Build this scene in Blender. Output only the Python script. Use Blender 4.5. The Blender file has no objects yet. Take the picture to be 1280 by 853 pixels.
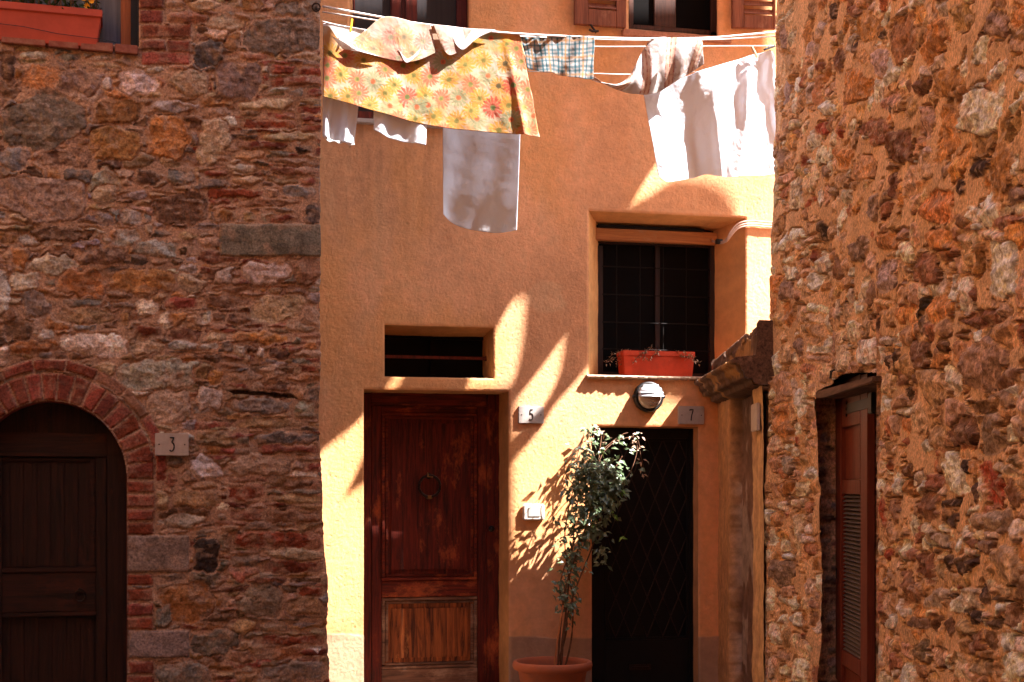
import bpy, bmesh, math, random
import numpy as np
from mathutils import Vector, Matrix
SC = bpy.context.scene
COL = SC.collection
random.seed(7)
RNG = np.random.RandomState(11)
rad = math.radians
FPX, CX, HY, EYE = 1778.0, 640.0, 612.0, 1.6

# ------------------------------------------------------------------ frames
class Frame:
    """local x along a wall, local y into it, z up"""
    def __init__(s, ox, oy, ang):
        s.o = (ox, oy); s.a = ang; s.c = math.cos(ang); s.s = math.sin(ang)
    def loc(s, px, py, q=0.0):
        px = np.asarray(px, float); py = np.asarray(py, float)
        dx = (px-CX)/FPX; dz = (HY-py)/FPX
        nx, ny = -s.s, s.c
        t = (-q + s.o[0]*nx + s.o[1]*ny)/(dx*nx+ny)
        X = dx*t; Y = t
        return (X-s.o[0])*s.c+(Y-s.o[1])*s.s, EYE+dz*t
    def w(s, x, y, z):
        return Vector((s.o[0]+x*s.c-y*s.s, s.o[1]+x*s.s+y*s.c, z))
    def px(s, x, y, z):
        X = s.o[0]+x*s.c-y*s.s; Y = s.o[1]+x*s.s+y*s.c
        return CX+FPX*X/Y, HY-FPX*(z-EYE)/Y
F = Frame(0.0, 10.2, rad(13))                       # plastered facade
L = Frame(-1.08, 8.0, rad(16))                      # left stone facade, x=0 at its corner
_k = .045; _d0 = 8.70
R = Frame(1.348+_k*_d0, _d0, math.atan2(-1, -_k))   # right stone wall, x runs towards the camera

# ------------------------------------------------------------------ materials
def nt(name):
    m = bpy.data.materials.new(name); m.use_nodes = True
    n = m.node_tree.nodes; n.clear(); return m, n, m.node_tree.links
def rgb(c): return (c[0], c[1], c[2], 1)
def mat(name, col, rough=.8, var=.25, scale=12, bump=.2, bscale=60, stretch=(1, 1, 1), spec=.3, metal=0,
        col2=None, attr=False, coat=0, thr=(.35, .65), dist=.004, fine=0):
    m, N, K = nt(name)
    out = N.new('ShaderNodeOutputMaterial'); b = N.new('ShaderNodeBsdfPrincipled')
    K.new(b.outputs[0], out.inputs[0])
    b.inputs['Roughness'].default_value = rough; b.inputs['Metallic'].default_value = metal
    b.inputs['Specular IOR Level'].default_value = spec; b.inputs['Coat Weight'].default_value = coat
    tc = N.new('ShaderNodeTexCoord'); mp = N.new('ShaderNodeMapping'); mp.inputs['Scale'].default_value = stretch
    K.new(tc.outputs['Object'], mp.inputs[0])
    n1 = N.new('ShaderNodeTexNoise'); n1.inputs['Scale'].default_value = scale; n1.inputs['Detail'].default_value = 7
    n1.inputs['Roughness'].default_value = .65; K.new(mp.outputs[0], n1.inputs[0])
    mr = N.new('ShaderNodeMapRange'); mr.inputs[1].default_value = thr[0]; mr.inputs[2].default_value = thr[1]
    K.new(n1.outputs[0], mr.inputs[0])
    mx = N.new('ShaderNodeMix'); mx.data_type = 'RGBA'
    K.new(mr.outputs[0], mx.inputs[0])
    if attr:
        a = N.new('ShaderNodeAttribute'); a.attribute_name = 'Col'
        m1 = N.new('ShaderNodeMix'); m1.data_type = 'RGBA'; m1.blend_type = 'MULTIPLY'; m1.inputs[0].default_value = 1
        m2 = N.new('ShaderNodeMix'); m2.data_type = 'RGBA'; m2.blend_type = 'MULTIPLY'; m2.inputs[0].default_value = 1
        K.new(a.outputs[0], m1.inputs[6]); m1.inputs[7].default_value = rgb([1-var]*3)
        K.new(a.outputs[0], m2.inputs[6]); m2.inputs[7].default_value = rgb([1+var]*3)
        K.new(m1.outputs[2], mx.inputs[6]); K.new(m2.outputs[2], mx.inputs[7])
    else:
        c2 = col2 or [c*(1-var) for c in col]
        mx.inputs[6].default_value = rgb(c2); mx.inputs[7].default_value = rgb(col if col2 else [min(1, c*(1+var*.4)) for c in col])
    K.new(mx.outputs[2], b.inputs['Base Color'])
    if bump:
        n2 = N.new('ShaderNodeTexNoise'); n2.inputs['Scale'].default_value = bscale; n2.inputs['Detail'].default_value = 6
        n2.inputs['Roughness'].default_value = .6; K.new(mp.outputs[0], n2.inputs[0])
        bp = N.new('ShaderNodeBump'); bp.inputs['Strength'].default_value = bump; bp.inputs['Distance'].default_value = dist
        K.new(n2.outputs[0], bp.inputs['Height']); K.new(bp.outputs[0], b.inputs['Normal'])
    return m
def cloth_mat(name, col, attr=False, tr=.35):
    m, N, K = nt(name)
    out = N.new('ShaderNodeOutputMaterial'); d = N.new('ShaderNodeBsdfDiffuse'); t = N.new('ShaderNodeBsdfTranslucent')
    mx = N.new('ShaderNodeMixShader'); mx.inputs[0].default_value = tr
    K.new(d.outputs[0], mx.inputs[1]); K.new(t.outputs[0], mx.inputs[2]); K.new(mx.outputs[0], out.inputs[0])
    if attr:
        a = N.new('ShaderNodeAttribute'); a.attribute_name = 'Col'
        K.new(a.outputs[0], d.inputs[0]); K.new(a.outputs[0], t.inputs[0])
    else:
        d.inputs[0].default_value = rgb(col); t.inputs[0].default_value = rgb(col)
    tc = N.new('ShaderNodeTexCoord'); n2 = N.new('ShaderNodeTexNoise'); n2.inputs['Scale'].default_value = 14
    n2.inputs['Detail'].default_value = 5; n2.inputs['Distortion'].default_value = 1.2
    K.new(tc.outputs['Object'], n2.inputs[0])
    bp = N.new('ShaderNodeBump'); bp.inputs['Strength'].default_value = .35; bp.inputs['Distance'].default_value = .012
    K.new(n2.outputs[0], bp.inputs['Height']); K.new(bp.outputs[0], d.inputs['Normal'])
    return m
def wood(name, c1, c2, c3=None, scale=6, rough=.5, horiz=False, coat=.1, worn=.55):
    """streaky grain with a worn lighter colour showing through"""
    m, N, K = nt(name)
    out = N.new('ShaderNodeOutputMaterial'); b = N.new('ShaderNodeBsdfPrincipled'); K.new(b.outputs[0], out.inputs[0])
    b.inputs['Coat Weight'].default_value = coat; b.inputs['Coat Roughness'].default_value = .4
    b.inputs['Specular IOR Level'].default_value = .3
    tc = N.new('ShaderNodeTexCoord'); mp = N.new('ShaderNodeMapping')
    mp.inputs['Scale'].default_value = (.07, 1, 1) if horiz else (1, 1, .07)
    K.new(tc.outputs['Object'], mp.inputs[0])
    n1 = N.new('ShaderNodeTexNoise'); n1.inputs['Scale'].default_value = scale*9; n1.inputs['Detail'].default_value = 8
    n1.inputs['Roughness'].default_value = .7; n1.inputs['Distortion'].default_value = .6; K.new(mp.outputs[0], n1.inputs[0])
    r1 = N.new('ShaderNodeMapRange'); r1.inputs[1].default_value = .36; r1.inputs[2].default_value = .66; K.new(n1.outputs[0], r1.inputs[0])
    m1 = N.new('ShaderNodeMix'); m1.data_type = 'RGBA'; K.new(r1.outputs[0], m1.inputs[0])
    m1.inputs[6].default_value = rgb(c1); m1.inputs[7].default_value = rgb(c2)
    last = m1
    if c3:
        n3 = N.new('ShaderNodeTexNoise'); n3.inputs['Scale'].default_value = scale*1.1; n3.inputs['Detail'].default_value = 9
        n3.inputs['Roughness'].default_value = .72
        mp3 = N.new('ShaderNodeMapping'); mp3.inputs['Scale'].default_value = (.5, 1, 1) if horiz else (1, 1, .45)
        K.new(tc.outputs['Object'], mp3.inputs[0]); K.new(mp3.outputs[0], n3.inputs[0])
        r3 = N.new('ShaderNodeMapRange'); r3.inputs[1].default_value = worn; r3.inputs[2].default_value = worn+.12; K.new(n3.outputs[0], r3.inputs[0])
        m3 = N.new('ShaderNodeMix'); m3.data_type = 'RGBA'; K.new(r3.outputs[0], m3.inputs[0])
        K.new(m1.outputs[2], m3.inputs[6]); m3.inputs[7].default_value = rgb(c3); last = m3
        r4 = N.new('ShaderNodeMapRange'); r4.inputs[3].default_value = rough; r4.inputs[4].default_value = min(1, rough+.35)
        K.new(r3.outputs[0], r4.inputs[0]); K.new(r4.outputs[0], b.inputs['Roughness'])
    else: b.inputs['Roughness'].default_value = rough
    K.new(last.outputs[2], b.inputs['Base Color'])
    bp = N.new('ShaderNodeBump'); bp.inputs['Strength'].default_value = .5; bp.inputs['Distance'].default_value = .003
    K.new(n1.outputs[0], bp.inputs['Height']); K.new(bp.outputs[0], b.inputs['Normal'])
    return m

M = {}
M['stone_l'] = mat('rubble_left', None, .92, .40, 85, .8, 95, attr=True, dist=.007, spec=.25)
M['stone_r'] = mat('rubble_right', None, .92, .42, 85, 1.0, 120, attr=True, dist=.010, spec=.25, stretch=(1, 1, .8))
M['stucco'] = mat('stucco', None, .95, .09, 14, .9, 230, attr=True, dist=.0042, spec=.15)
M['portal'] = mat('old_plaster', None, .93, .2, 20, .6, 90, attr=True, dist=.006, spec=.2)
M['ground'] = mat('paving', (.27, .20, .15), .85, .35, 3, .5, 40)
M['plain_l'] = mat('rubble_plain', (.34, .21, .15), .9, .4, 8, .6, 30)
M['plain_o'] = mat('plaster_plain', (.50, .27, .11), .95, .12, 3, .3, 60)
M['plain_y'] = mat('plaster_yellow', (.34, .21, .11), .95, .15, 2, .3, 60)
M['tile'] = mat('roof_tile', (.4, .16, .09), .85, .4, 8, .5, 40)
M['door5'] = wood('red_stained_wood', (.035, .005, .003), (.20, .022, .010), (.46, .10, .03), 5, .6, worn=.56, coat=0)
M['door5h'] = wood('red_stained_wood_rail', (.04, .006, .003), (.24, .028, .010), (.46, .10, .03), 5, .6, horiz=True, worn=.53, coat=0)
M['door5low'] = wood('worn_orange_wood', (.05, .012, .006), (.48, .13, .03), (.62, .26, .08), 4, .65, worn=.60, coat=0)
M['door5kick'] = wood('bare_grey_wood', (.07, .03, .018), (.30, .14, .08), (.42, .25, .16), 4, .7, horiz=True, worn=.52)
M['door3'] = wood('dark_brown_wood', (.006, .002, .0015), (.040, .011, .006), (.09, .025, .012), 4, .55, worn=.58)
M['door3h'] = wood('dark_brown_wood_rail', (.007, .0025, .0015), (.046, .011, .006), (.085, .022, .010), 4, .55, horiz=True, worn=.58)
M['win_red'] = wood('window_wood_red', (.06, .010, .006), (.20, .028, .014), None, 6, .45)
M['shutter'] = wood('shutter_wood', (.16, .045, .022), (.34, .11, .055), (.42, .2, .12), 5, .6, worn=.62)
M['shut_r'] = wood('shutter_red_brown', (.10, .018, .009), (.19, .035, .016), (.25, .06, .03), 5, .5, worn=.65)
M['frame_l'] = wood('window_frame_orange', (.25, .07, .02), (.42, .13, .04), None, 6, .5)
M['beam'] = wood('grey_beam', (.05, .025, .015), (.19, .10, .06), (.28, .17, .11), 5, .85, horiz=True, coat=0)
M['black'] = mat('black_iron', (.008, .007, .007), .5, .3, 30, .2, 90, spec=.4)
M['blackdoor'] = mat('black_painted_metal', (.007, .006, .006), .55, .3, 9, .2, 60, spec=.25)
M['dark'] = mat('dark_room', (.006, .004, .004), .95, .2, 5, 0)
M['pane'] = mat('dark_glass', (.005, .004, .004), .7, .1, 5, .03, 9, spec=.04)
M['pane_b'] = mat('curtained_glass', (.035, .03, .032), .3, .3, 5, 0, 9, spec=.4, stretch=(6, 1, .2))
M['curtain'] = mat('grey_curtain', (.16, .17, .19), .8, .3, 12, .3, 30, stretch=(4, 1, .2))
M['iron'] = mat('aged_iron', (.045, .028, .022), .5, .5, 60, .4, 150, metal=.6)
M['brass'] = mat('old_brass', (.35, .2, .08), .4, .4, 60, .2, 150, metal=.8)
M['plate'] = mat('travertine_plate', (.50, .43, .39), .6, .12, 30, .2, 120)
M['ink'] = mat('black_enamel', (.015, .012, .012), .5, .1, 10, 0)
M['white_pl'] = mat('cream_plastic', (.80, .72, .62), .4, .05, 10, 0)
M['grey_pl'] = mat('grey_plastic', (.42, .38, .34), .4, .05, 10, 0)
M['visor'] = mat('pale_painted_metal', (.62, .63, .66), .35, .1, 20, .05, 60, metal=.2)
M['terra'] = mat('terracotta', (.55, .16, .07), .85, .28, 7, .4, 80, col2=(.40, .15, .085), thr=(.30, .60))
M['terra_dk'] = mat('terracotta_inside', (.30, .10, .05), .9, .3, 9, .3, 80)
M['planter'] = mat('orange_red_plastic', (.62, .060, .020), .5, .3, 9, .15, 40, spec=.4, thr=(.25, .6))
M['planter_l'] = mat('terracotta_plastic', (.50, .085, .05), .55, .18, 6, .15, 40)
M['soil'] = mat('soil', (.04, .025, .018), .95, .5, 40, .8, 80)
M['rope'] = mat('white_rope', (.78, .70, .66), .8, .15, 200, .4, 300)
M['cable'] = mat('painted_cable', (.62, .42, .33), .6, .2, 30, .1, 60)
M['white'] = cloth_mat('white_cotton', (.84, .88, .95), tr=.30)
M['white2'] = cloth_mat('white_lining', (.82, .78, .76), tr=.30)
M['print'] = cloth_mat('printed_cotton', None, attr=True, tr=.30)
M['blocker'] = mat('blocker_white', (.62, .58, .54), .9, .1, 5, .2, 60)  # for the unseen panels added to block the sun
M['pin_y'] = mat('yellow_plastic', (.75, .45, .03), .4, .1, 10, 0)
M['pin_w'] = mat('peg_wood', (.62, .40, .25), .6, .2, 30, 0)
M['stem'] = mat('vine_stem', (.16, .07, .035), .8, .4, 40, .3, 90)
M['leaf'] = mat('vine_leaf', (.17, .22, .12), .36, .35, 30, .15, 60, spec=.8, col2=(.03, .075, .02), thr=(.3, .7))
M['leaf_y'] = mat('fresh_leaf', (.14, .30, .03), .4, .3, 30, .1, 60, spec=.5)
M['leaf_dry'] = mat('dry_leaf', (.50, .33, .22), .7, .4, 30, .1, 60)
M['leaf_dk'] = mat('dark_leaf', (.04, .09, .025), .5, .4, 30, .1, 60)
M['flower'] = mat('yellow_flower', (.8, .42, .03), .6, .2, 30, 0)

# ------------------------------------------------------------------ object helpers
def tag(o, label=None, cat=None, group=None, kind=None):
    if label: o['label'] = label
    if cat: o['category'] = cat
    if group: o['group'] = group
    if kind: o['kind'] = kind
    return o
def thing(name, label, cat, fr=None, at=(0, 0, 0), group=None, rz=0):
    o = bpy.data.objects.new(name, None); COL.objects.link(o); o.empty_display_size = .1
    if fr: o.location = fr.w(*at); o.rotation_euler = (0, 0, fr.a+rz)
    else: o.location = at; o.rotation_euler = (0, 0, rz)
    return tag(o, label, cat, group)
def link(name, me, m, parent=None):
    o = bpy.data.objects.new(name, me); COL.objects.link(o)
    if m: me.materials.append(m)
    if parent: o.parent = parent
    return o
class MB:
    def __init__(s): s.bm = bmesh.new()
    def tess(s, pts, y0, y1):
        from mathutils.geometry import tessellate_polygon
        tris = tessellate_polygon([[Vector((p[0], p[1], 0)) for p in pts]])
        a = [s.bm.verts.new((p[0], y0, p[1])) for p in pts]; b = [s.bm.verts.new((p[0], y1, p[1])) for p in pts]
        for t in tris:
            s.bm.faces.new([a[i] for i in t]); s.bm.faces.new([b[i] for i in reversed(t)])
        n = len(pts)
        for i in range(n): s.bm.faces.new((a[i], b[i], b[(i+1) % n], a[(i+1) % n]))
        return s
    def box(s, x0, x1, y0, y1, z0, z1, bev=.0, rot=None):
        r = bmesh.ops.create_cube(s.bm, size=1)
        c = Vector(((x0+x1)/2, (y0+y1)/2, (z0+z1)/2))
        mtx = Matrix.Translation(c) @ (rot or Matrix()) @ Matrix.Diagonal((abs(x1-x0), abs(y1-y0), abs(z1-z0), 1))
        bmesh.ops.transform(s.bm, matrix=mtx, verts=r['verts'])
        if bev:
            es = list({e for v in r['verts'] for e in v.link_edges})
            bmesh.ops.bevel(s.bm, geom=es, offset=bev, segments=2, affect='EDGES', clamp_overlap=True)
        return s
    def poly(s, pts, y0, y1):
        """xz outline extruded from y0 to y1"""
        a = [s.bm.verts.new((p[0], y0, p[1])) for p in pts]; b = [s.bm.verts.new((p[0], y1, p[1])) for p in pts]
        s.bm.faces.new(a); s.bm.faces.new(b[::-1]); n = len(pts)
        for i in range(n): s.bm.faces.new((a[i], b[i], b[(i+1) % n], a[(i+1) % n]))
        return s
    def tube(s, pts, r, n=8, rend=None):
        pts = [Vector(p) for p in pts]; rings = []
        for i, p in enumerate(pts):
            t = (pts[min(i+1, len(pts)-1)]-pts[max(i-1, 0)]).normalized()
            u = t.cross(Vector((0, 0, 1)));
            if u.length < .1: u = t.cross(Vector((0, 1, 0)))
            u.normalize(); v = t.cross(u)
            rr = r if rend is None else r+(rend-r)*i/max(1, len(pts)-1)
            rings.append([s.bm.verts.new(p+(u*math.cos(2*math.pi*k/n)+v*math.sin(2*math.pi*k/n))*rr) for k in range(n)])
        for a, b in zip(rings, rings[1:]):
            for k in range(n): s.bm.faces.new((a[k], a[(k+1) % n], b[(k+1) % n], b[k]))
        s.bm.faces.new(rings[0][::-1]); s.bm.faces.new(rings[-1]); return s
    def lathe(s, prof, c=(0, 0, 0), n=40, axis='z'):
        rings = []
        for r, h in prof:
            ring = []
            for k in range(n):
                a = 2*math.pi*k/n
                p = (r*math.cos(a), r*math.sin(a), h) if axis == 'z' else (r*math.cos(a), h, r*math.sin(a))
                ring.append(s.bm.verts.new((c[0]+p[0], c[1]+p[1], c[2]+p[2])))
            rings.append(ring)
        for a, b in zip(rings, rings[1:]):
            for k in range(n): s.bm.faces.new((a[k], a[(k+1) % n], b[(k+1) % n], b[k]))
        return s
    def leaf(s, c, d, up, ln, wd):
        d = d.normalized(); sd = d.cross(up)
        if sd.length < .05: sd = Vector((1, 0, 0))
        sd.normalize(); nn = sd.cross(d)
        base = s.bm.verts.new(c); tip = s.bm.verts.new(c+d*ln-nn*ln*.18)
        m0 = s.bm.verts.new(c+d*ln*.5-nn*ln*.0)
        l = s.bm.verts.new(c+d*ln*.42+sd*wd*.5+nn*wd*.18); r = s.bm.verts.new(c+d*ln*.42-sd*wd*.5+nn*wd*.18)
        for f in ((base, m0, l), (l, m0, tip), (base, r, m0), (r, tip, m0)): s.bm.faces.new(f)
    def obj(s, name, m, parent=None, smooth=False, at=None):
        bmesh.ops.recalc_face_normals(s.bm, faces=s.bm.faces) if not smooth == 'leaf' else None
        if at is not None: bmesh.ops.translate(s.bm, verts=s.bm.verts, vec=-Vector(at))
        me = bpy.data.meshes.new(name); s.bm.to_mesh(me); s.bm.free()
        if smooth is True:
            for p in me.polygons: p.use_smooth = True
        o = link(name, me, m, parent)
        if at is not None: o.location = at
        return o
def np_mesh(name, V, Q, C, m, parent=None, smooth=True):
    me = bpy.data.meshes.new(name)
    V = np.asarray(V, np.float32); Q = np.asarray(Q, np.int32)
    me.vertices.add(len(V)); me.vertices.foreach_set('co', V.ravel())
    me.loops.add(Q.size); me.loops.foreach_set('vertex_index', Q.ravel())
    me.polygons.add(len(Q)); me.polygons.foreach_set('loop_start', np.arange(0, Q.size, 4, dtype=np.int32))
    me.polygons.foreach_set('loop_total', np.full(len(Q), 4, np.int32))
    me.polygons.foreach_set('use_smooth', np.full(len(Q), smooth, bool))
    me.update(calc_edges=True)
    if C is not None:
        ca = me.color_attributes.new('Col', 'FLOAT_COLOR', 'POINT')
        CC = np.ones((len(V), 4), np.float32); CC[:, :3] = np.clip(C, 0, 1); ca.data.foreach_set('color', CC.ravel())
    me.validate()
    return link(name, me, m, parent)
def grid_quads(nr, nc, keep=None, off=0):
    i = np.arange(nr*nc).reshape(nr, nc)
    q = np.stack([i[:-1, :-1], i[:-1, 1:], i[1:, 1:], i[1:, :-1]], -1).reshape(-1, 4)
    if keep is not None: q = q[keep.ravel()]
    return q+off

# ------------------------------------------------------------------ noise
_T = np.random.RandomState(5).rand(16, 256, 256)
def vn(x, y, sc, seed=0):
    x = np.asarray(x)*sc+seed*17.3; y = np.asarray(y)*sc+seed*5.7
    xi = np.floor(x).astype(int); yi = np.floor(y).astype(int); fx = x-xi; fy = y-yi
    fx = fx*fx*(3-2*fx); fy = fy*fy*(3-2*fy); T = _T[seed % 16]
    a = T[xi & 255, yi & 255]; b = T[(xi+1) & 255, yi & 255]; c = T[xi & 255, (yi+1) & 255]; d = T[(xi+1) & 255, (yi+1) & 255]
    return (a*(1-fx)+b*fx)*(1-fy)+(c*(1-fx)+d*fx)*fy
def fbm(x, y, sc, o=4, seed=0, g=.5):
    r = 0; a = 1; t = 0
    for k in range(o): r = r+a*vn(x, y, sc*2**k, seed+k); t += a; a *= g
    return r/t
def ridge(x, y, sc, o=3, seed=0):
    r = 0; a = 1; t = 0
    for k in range(o): r = r+a*(1-np.abs(2*vn(x, y, sc*2**k, seed+k)-1)); t += a; a *= .5
    return r/t
def sstep(a, b, x):
    t = np.clip((x-a)/(b-a), 0, 1); return t*t*(3-2*t)

# ------------------------------------------------------------------ stones
PAL = dict(G=(.25, .19, .165), O=(.42, .21, .09), W=(.66, .60, .56), B=(.27, .075, .055), P=(.45, .32, .25), D=(.17, .09, .06),
           S=(.32, .29, .31), K=(.045, .03, .028), R=(.24, .06, .035), Z=(.72, .62, .52), Q=(.33, .16, .11), H=(.20, .165, .15), T=(.38, .25, .15))
def cut(d, a, b, pw, i):
    """chips the corners of a stone so that it is angular, not oval"""
    if pw > 5: return d
    r = np.random.RandomState(i*7+1)
    for _ in range(3):
        f = r.uniform(0, 2*math.pi); d = np.maximum(d, (a*math.cos(f)+b*math.sin(f))/r.uniform(.74, 1.0))
    return d
def stones(SX, SZ, PX, PY, mortar, traced, filler, mh, extra=None, smear=.75, gain=1.0, bev=.011, tint=(1, 1, 1), facets=.9, dip=.75):
    """heights and colours of a rubble wall. SX,SZ metric grids; PX,PY photo-plane parameters of the same points.
    traced: (cx,cy,hw,hh,ang,key,power) ; filler: (x,z,hw,hh,ang,key,power) metric"""
    DIP = np.zeros_like(SX); AA = np.zeros_like(SX); BB = np.zeros_like(SX); ID = np.full(SX.shape, -1, int); E = np.zeros_like(SX)
    xs = SX[0]; zs = SZ[:, 0]; info = []
    wx = (fbm(SX, SZ, 22, 4, 1)-.5)*.05; wz = (fbm(SX, SZ, 22, 4, 3)-.5)*.05
    wpx = (fbm(PX, PY, .10, 4, 1)-.5); wpy = (fbm(PX, PY, .10, 4, 3)-.5)
    for (cx, cz, hw, hh, an, key, pw) in filler:
        rr = max(hw, hh)*1.5
        i0, i1 = np.searchsorted(xs, (cx-rr, cx+rr)); j0, j1 = np.searchsorted(zs, (cz-rr, cz+rr))
        if i1-i0 < 2 or j1-j0 < 2: continue
        sl = (slice(j0, j1), slice(i0, i1))
        wk = .30 if pw > 5 else .5; x = SX[sl]-cx+wx[sl]*wk; z = SZ[sl]-cz+wz[sl]*wk; c, s_ = math.cos(an), math.sin(an)
        a = (x*c+z*s_)/hw; b = (-x*s_+z*c)/hh
        d = cut((np.abs(a)**pw+np.abs(b)**pw)**(1/pw), a, b, pw, len(info)); ed = (1-d)*min(hw, hh)
        DIP[sl] = np.maximum(DIP[sl], (np.abs(ed+.003) < .0042)*1.0); m = (ed > 0) & (ed > E[sl]); E[sl][m] = ed[m]; AA[sl][m] = a[m]; BB[sl][m] = b[m]; ID[sl][m] = len(info); info.append((key, a.mean(), 0))
    colpx0 = PX.min(0); colpx1 = PX.max(0)
    pm = FPX/9.0
    for (cx, cy, hw, hh, an, key, pw) in traced:
        rr = max(hw, hh)*1.5+3
        cols = np.where((colpx1 > cx-rr) & (colpx0 < cx+rr))[0]
        if len(cols) < 2: continue
        sl0 = (slice(None), slice(cols[0], cols[-1]+1))
        rows = np.where((PY[sl0].min(1) < cy+rr) & (PY[sl0].max(1) > cy-rr))[0]
        if len(rows) < 2: continue
        sl = (slice(rows[0], rows[-1]+1), slice(cols[0], cols[-1]+1))
        am = min(6.0, .5*min(hw, hh)+.8)
        x = PX[sl]-cx+wpx[sl]*am*2; y = PY[sl]-cy+wpy[sl]*am*2; c, s_ = math.cos(rad(an)), math.sin(rad(an))
        a = (x*c+y*s_)/hw; b = (-x*s_+y*c)/hh
        d = cut((np.abs(a)**pw+np.abs(b)**pw)**(1/pw), a, b, pw if key != 'Z' else 9, len(info)); ed = (1-d)*min(hw, hh)/pm
        wipe = (ed > -.008) & (ed <= 0); E[sl][wipe] = 0; ID[sl][wipe] = -1; DIP[sl][ed > -.008] = 0; DIP[sl] = np.maximum(DIP[sl], (np.abs(ed+.003) < .0042)*1.0)
        m = ed > 0; E[sl][m] = ed[m]; AA[sl][m] = a[m]; BB[sl][m] = b[m]; ID[sl][m] = len(info); info.append((key, 0, 1))
    if extra is not None:
        ed, idx, keys = extra
        wipe = (ed > -.006); E[wipe] = 0; ID[wipe] = -1; DIP[wipe] = 0
        m = ed > 0; base = len(info); E[m] = ed[m]; ID[m] = base+idx[m]
        for k in keys: info.append((k, 0, 2))
    n = max(1, len(info)); cols_ = np.array([PAL[k[0]] for k in info]+[(0, 0, 0)])*np.array(tint) if info else np.zeros((1, 3))
    rs = np.random.RandomState(3); jit = rs.uniform(.66, 1.38, (len(cols_), 1)); hue = rs.uniform(.92, 1.08, (len(cols_), 3))
    hs = rs.uniform(.55, 1.25, len(cols_)); sx = rs.uniform(-.9, .9, len(cols_)); off = rs.rand(len(cols_))*50
    kind = np.array([k[2] for k in info]+[0])
    idm = ID >= 0; idc = np.where(idm, ID, 0)
    o_ = off[idc]
    fac = ridge(SX+o_, SZ*1.3-o_, 9, 4, 2); fac2 = fbm(SX-o_, SZ+o_, 38, 4, 6); facet = np.abs(vn(SX+o_, SZ+o_, 26, 9)-.5)
    st = mh*hs[idc]*(1-(1-np.clip(E/bev, 0, 1))**2)
    ph = rs.uniform(0, 6.28, len(cols_))[idc]; of_ = rs.uniform(-.35, .35, len(cols_))[idc]; ph2 = rs.uniform(0, 6.28, len(cols_))[idc]; kk_ = rs.uniform(.2, 1.3, len(cols_))[idc]
    wv = (fac-.5)*.5
    plane = kk_*np.abs(AA*np.cos(ph)+BB*np.sin(ph)-of_+wv)+.7*np.maximum(0, AA*np.cos(ph2)+BB*np.sin(ph2)-.25+wv)
    st = st-mh*facets*np.where(kind[idc] == 2, .0, 1.0)*plane*np.clip(E/.006, 0, 1)
    rough_amp = np.where(kind[idc] == 2, .25, 1.0)
    st = st+rough_amp*(np.clip(E/.014, 0, 1))*mh*(1.7*(fac-.5)+1.1*(fac2-.5)-1.0*facet)
    mo = mh*.32*(fbm(SX, SZ, 9, 5, 4)-.25)*2.0+mh*.25*(fbm(SX, SZ, 70, 3, 8)-.5)
    crk = DIP*sstep(.46, .58, fbm(SX, SZ, 10, 3, 11))
    crack = sstep(.90, .97, ridge(SX+o_, SZ-o_, 13, 2, 7))*idm*sstep(.5, .6, fbm(SX, SZ, 6, 2, 3))*(rough_amp > .5)
    H = np.where(idm, np.maximum(st, -.75*mh), mo)-crk*mh*dip-crack*mh*.5
    cc = cols_[idc]*jit[idc]*hue[idc]
    v = fbm(SX+o_, SZ, 16, 5, 10); v2 = fbm(SX, SZ+o_, 60, 3, 12)
    alt = np.array(PAL['P'])*.9; altd = np.array(PAL['D'])
    cc = cc*(.42+1.16*v)[..., None]
    t = sstep(.55, .75, v2)[..., None]*.55; cc = cc*(1-t)+cc*t*.45
    t = sstep(.58, .70, fbm(SX+o_, SZ*1.6, 24, 4, 5))[..., None]*.55*np.where(kind[idc] == 2, .3, 1)[..., None]; cc = cc*(1-t)+alt*t
    # mortar smears over the stones' edges
    sm = sstep(.50, .62, fbm(SX, SZ, 14, 4, 7)+.25*(1-np.clip(E/.02, 0, 1))-.10)[..., None]
    mcol = np.array(mortar)*(.66+.68*fbm(SX, SZ, 7, 5, 13))[..., None]*(.86+.28*fbm(SX, SZ, 90, 2, 2))[..., None]
    sm = sm*np.where(kind[idc] == 2, .35, smear)[..., None]
    cc = cc*(1-sm)+mcol*sm
    C = np.where(idm[..., None], cc, mcol)
    return H, np.minimum(C*gain, .84), ID
def filler_rows(x0, x1, z0, z1, rs, hmin, hmax, wmin, wmax, keys, gap=.012, ang=.06, p=(2.2, 4.5)):
    out = []; z = z0
    while z < z1:
        h = rs.uniform(hmin, hmax); x = x0-rs.uniform(0, wmax)
        while x < x1:
            w = rs.uniform(wmin, wmax)
            if rs.rand() < .22 and h > hmin*1.4:
                for s_ in (0, 1): out.append((x+w/2, z+h*(.25+.5*s_), w/2-gap/2, h/4-gap/2, rs.uniform(-ang, ang), keys[rs.randint(len(keys))], rs.uniform(*p)))
            else: out.append((x+w/2, z+h/2+rs.uniform(-.12, .12)*h, w/2-gap/2, h*rs.uniform(.38, .5)-gap/3, rs.uniform(-ang, ang), keys[rs.randint(len(keys))], rs.uniform(*p)))
            x += w
        z += h*.97
    return out
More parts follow.
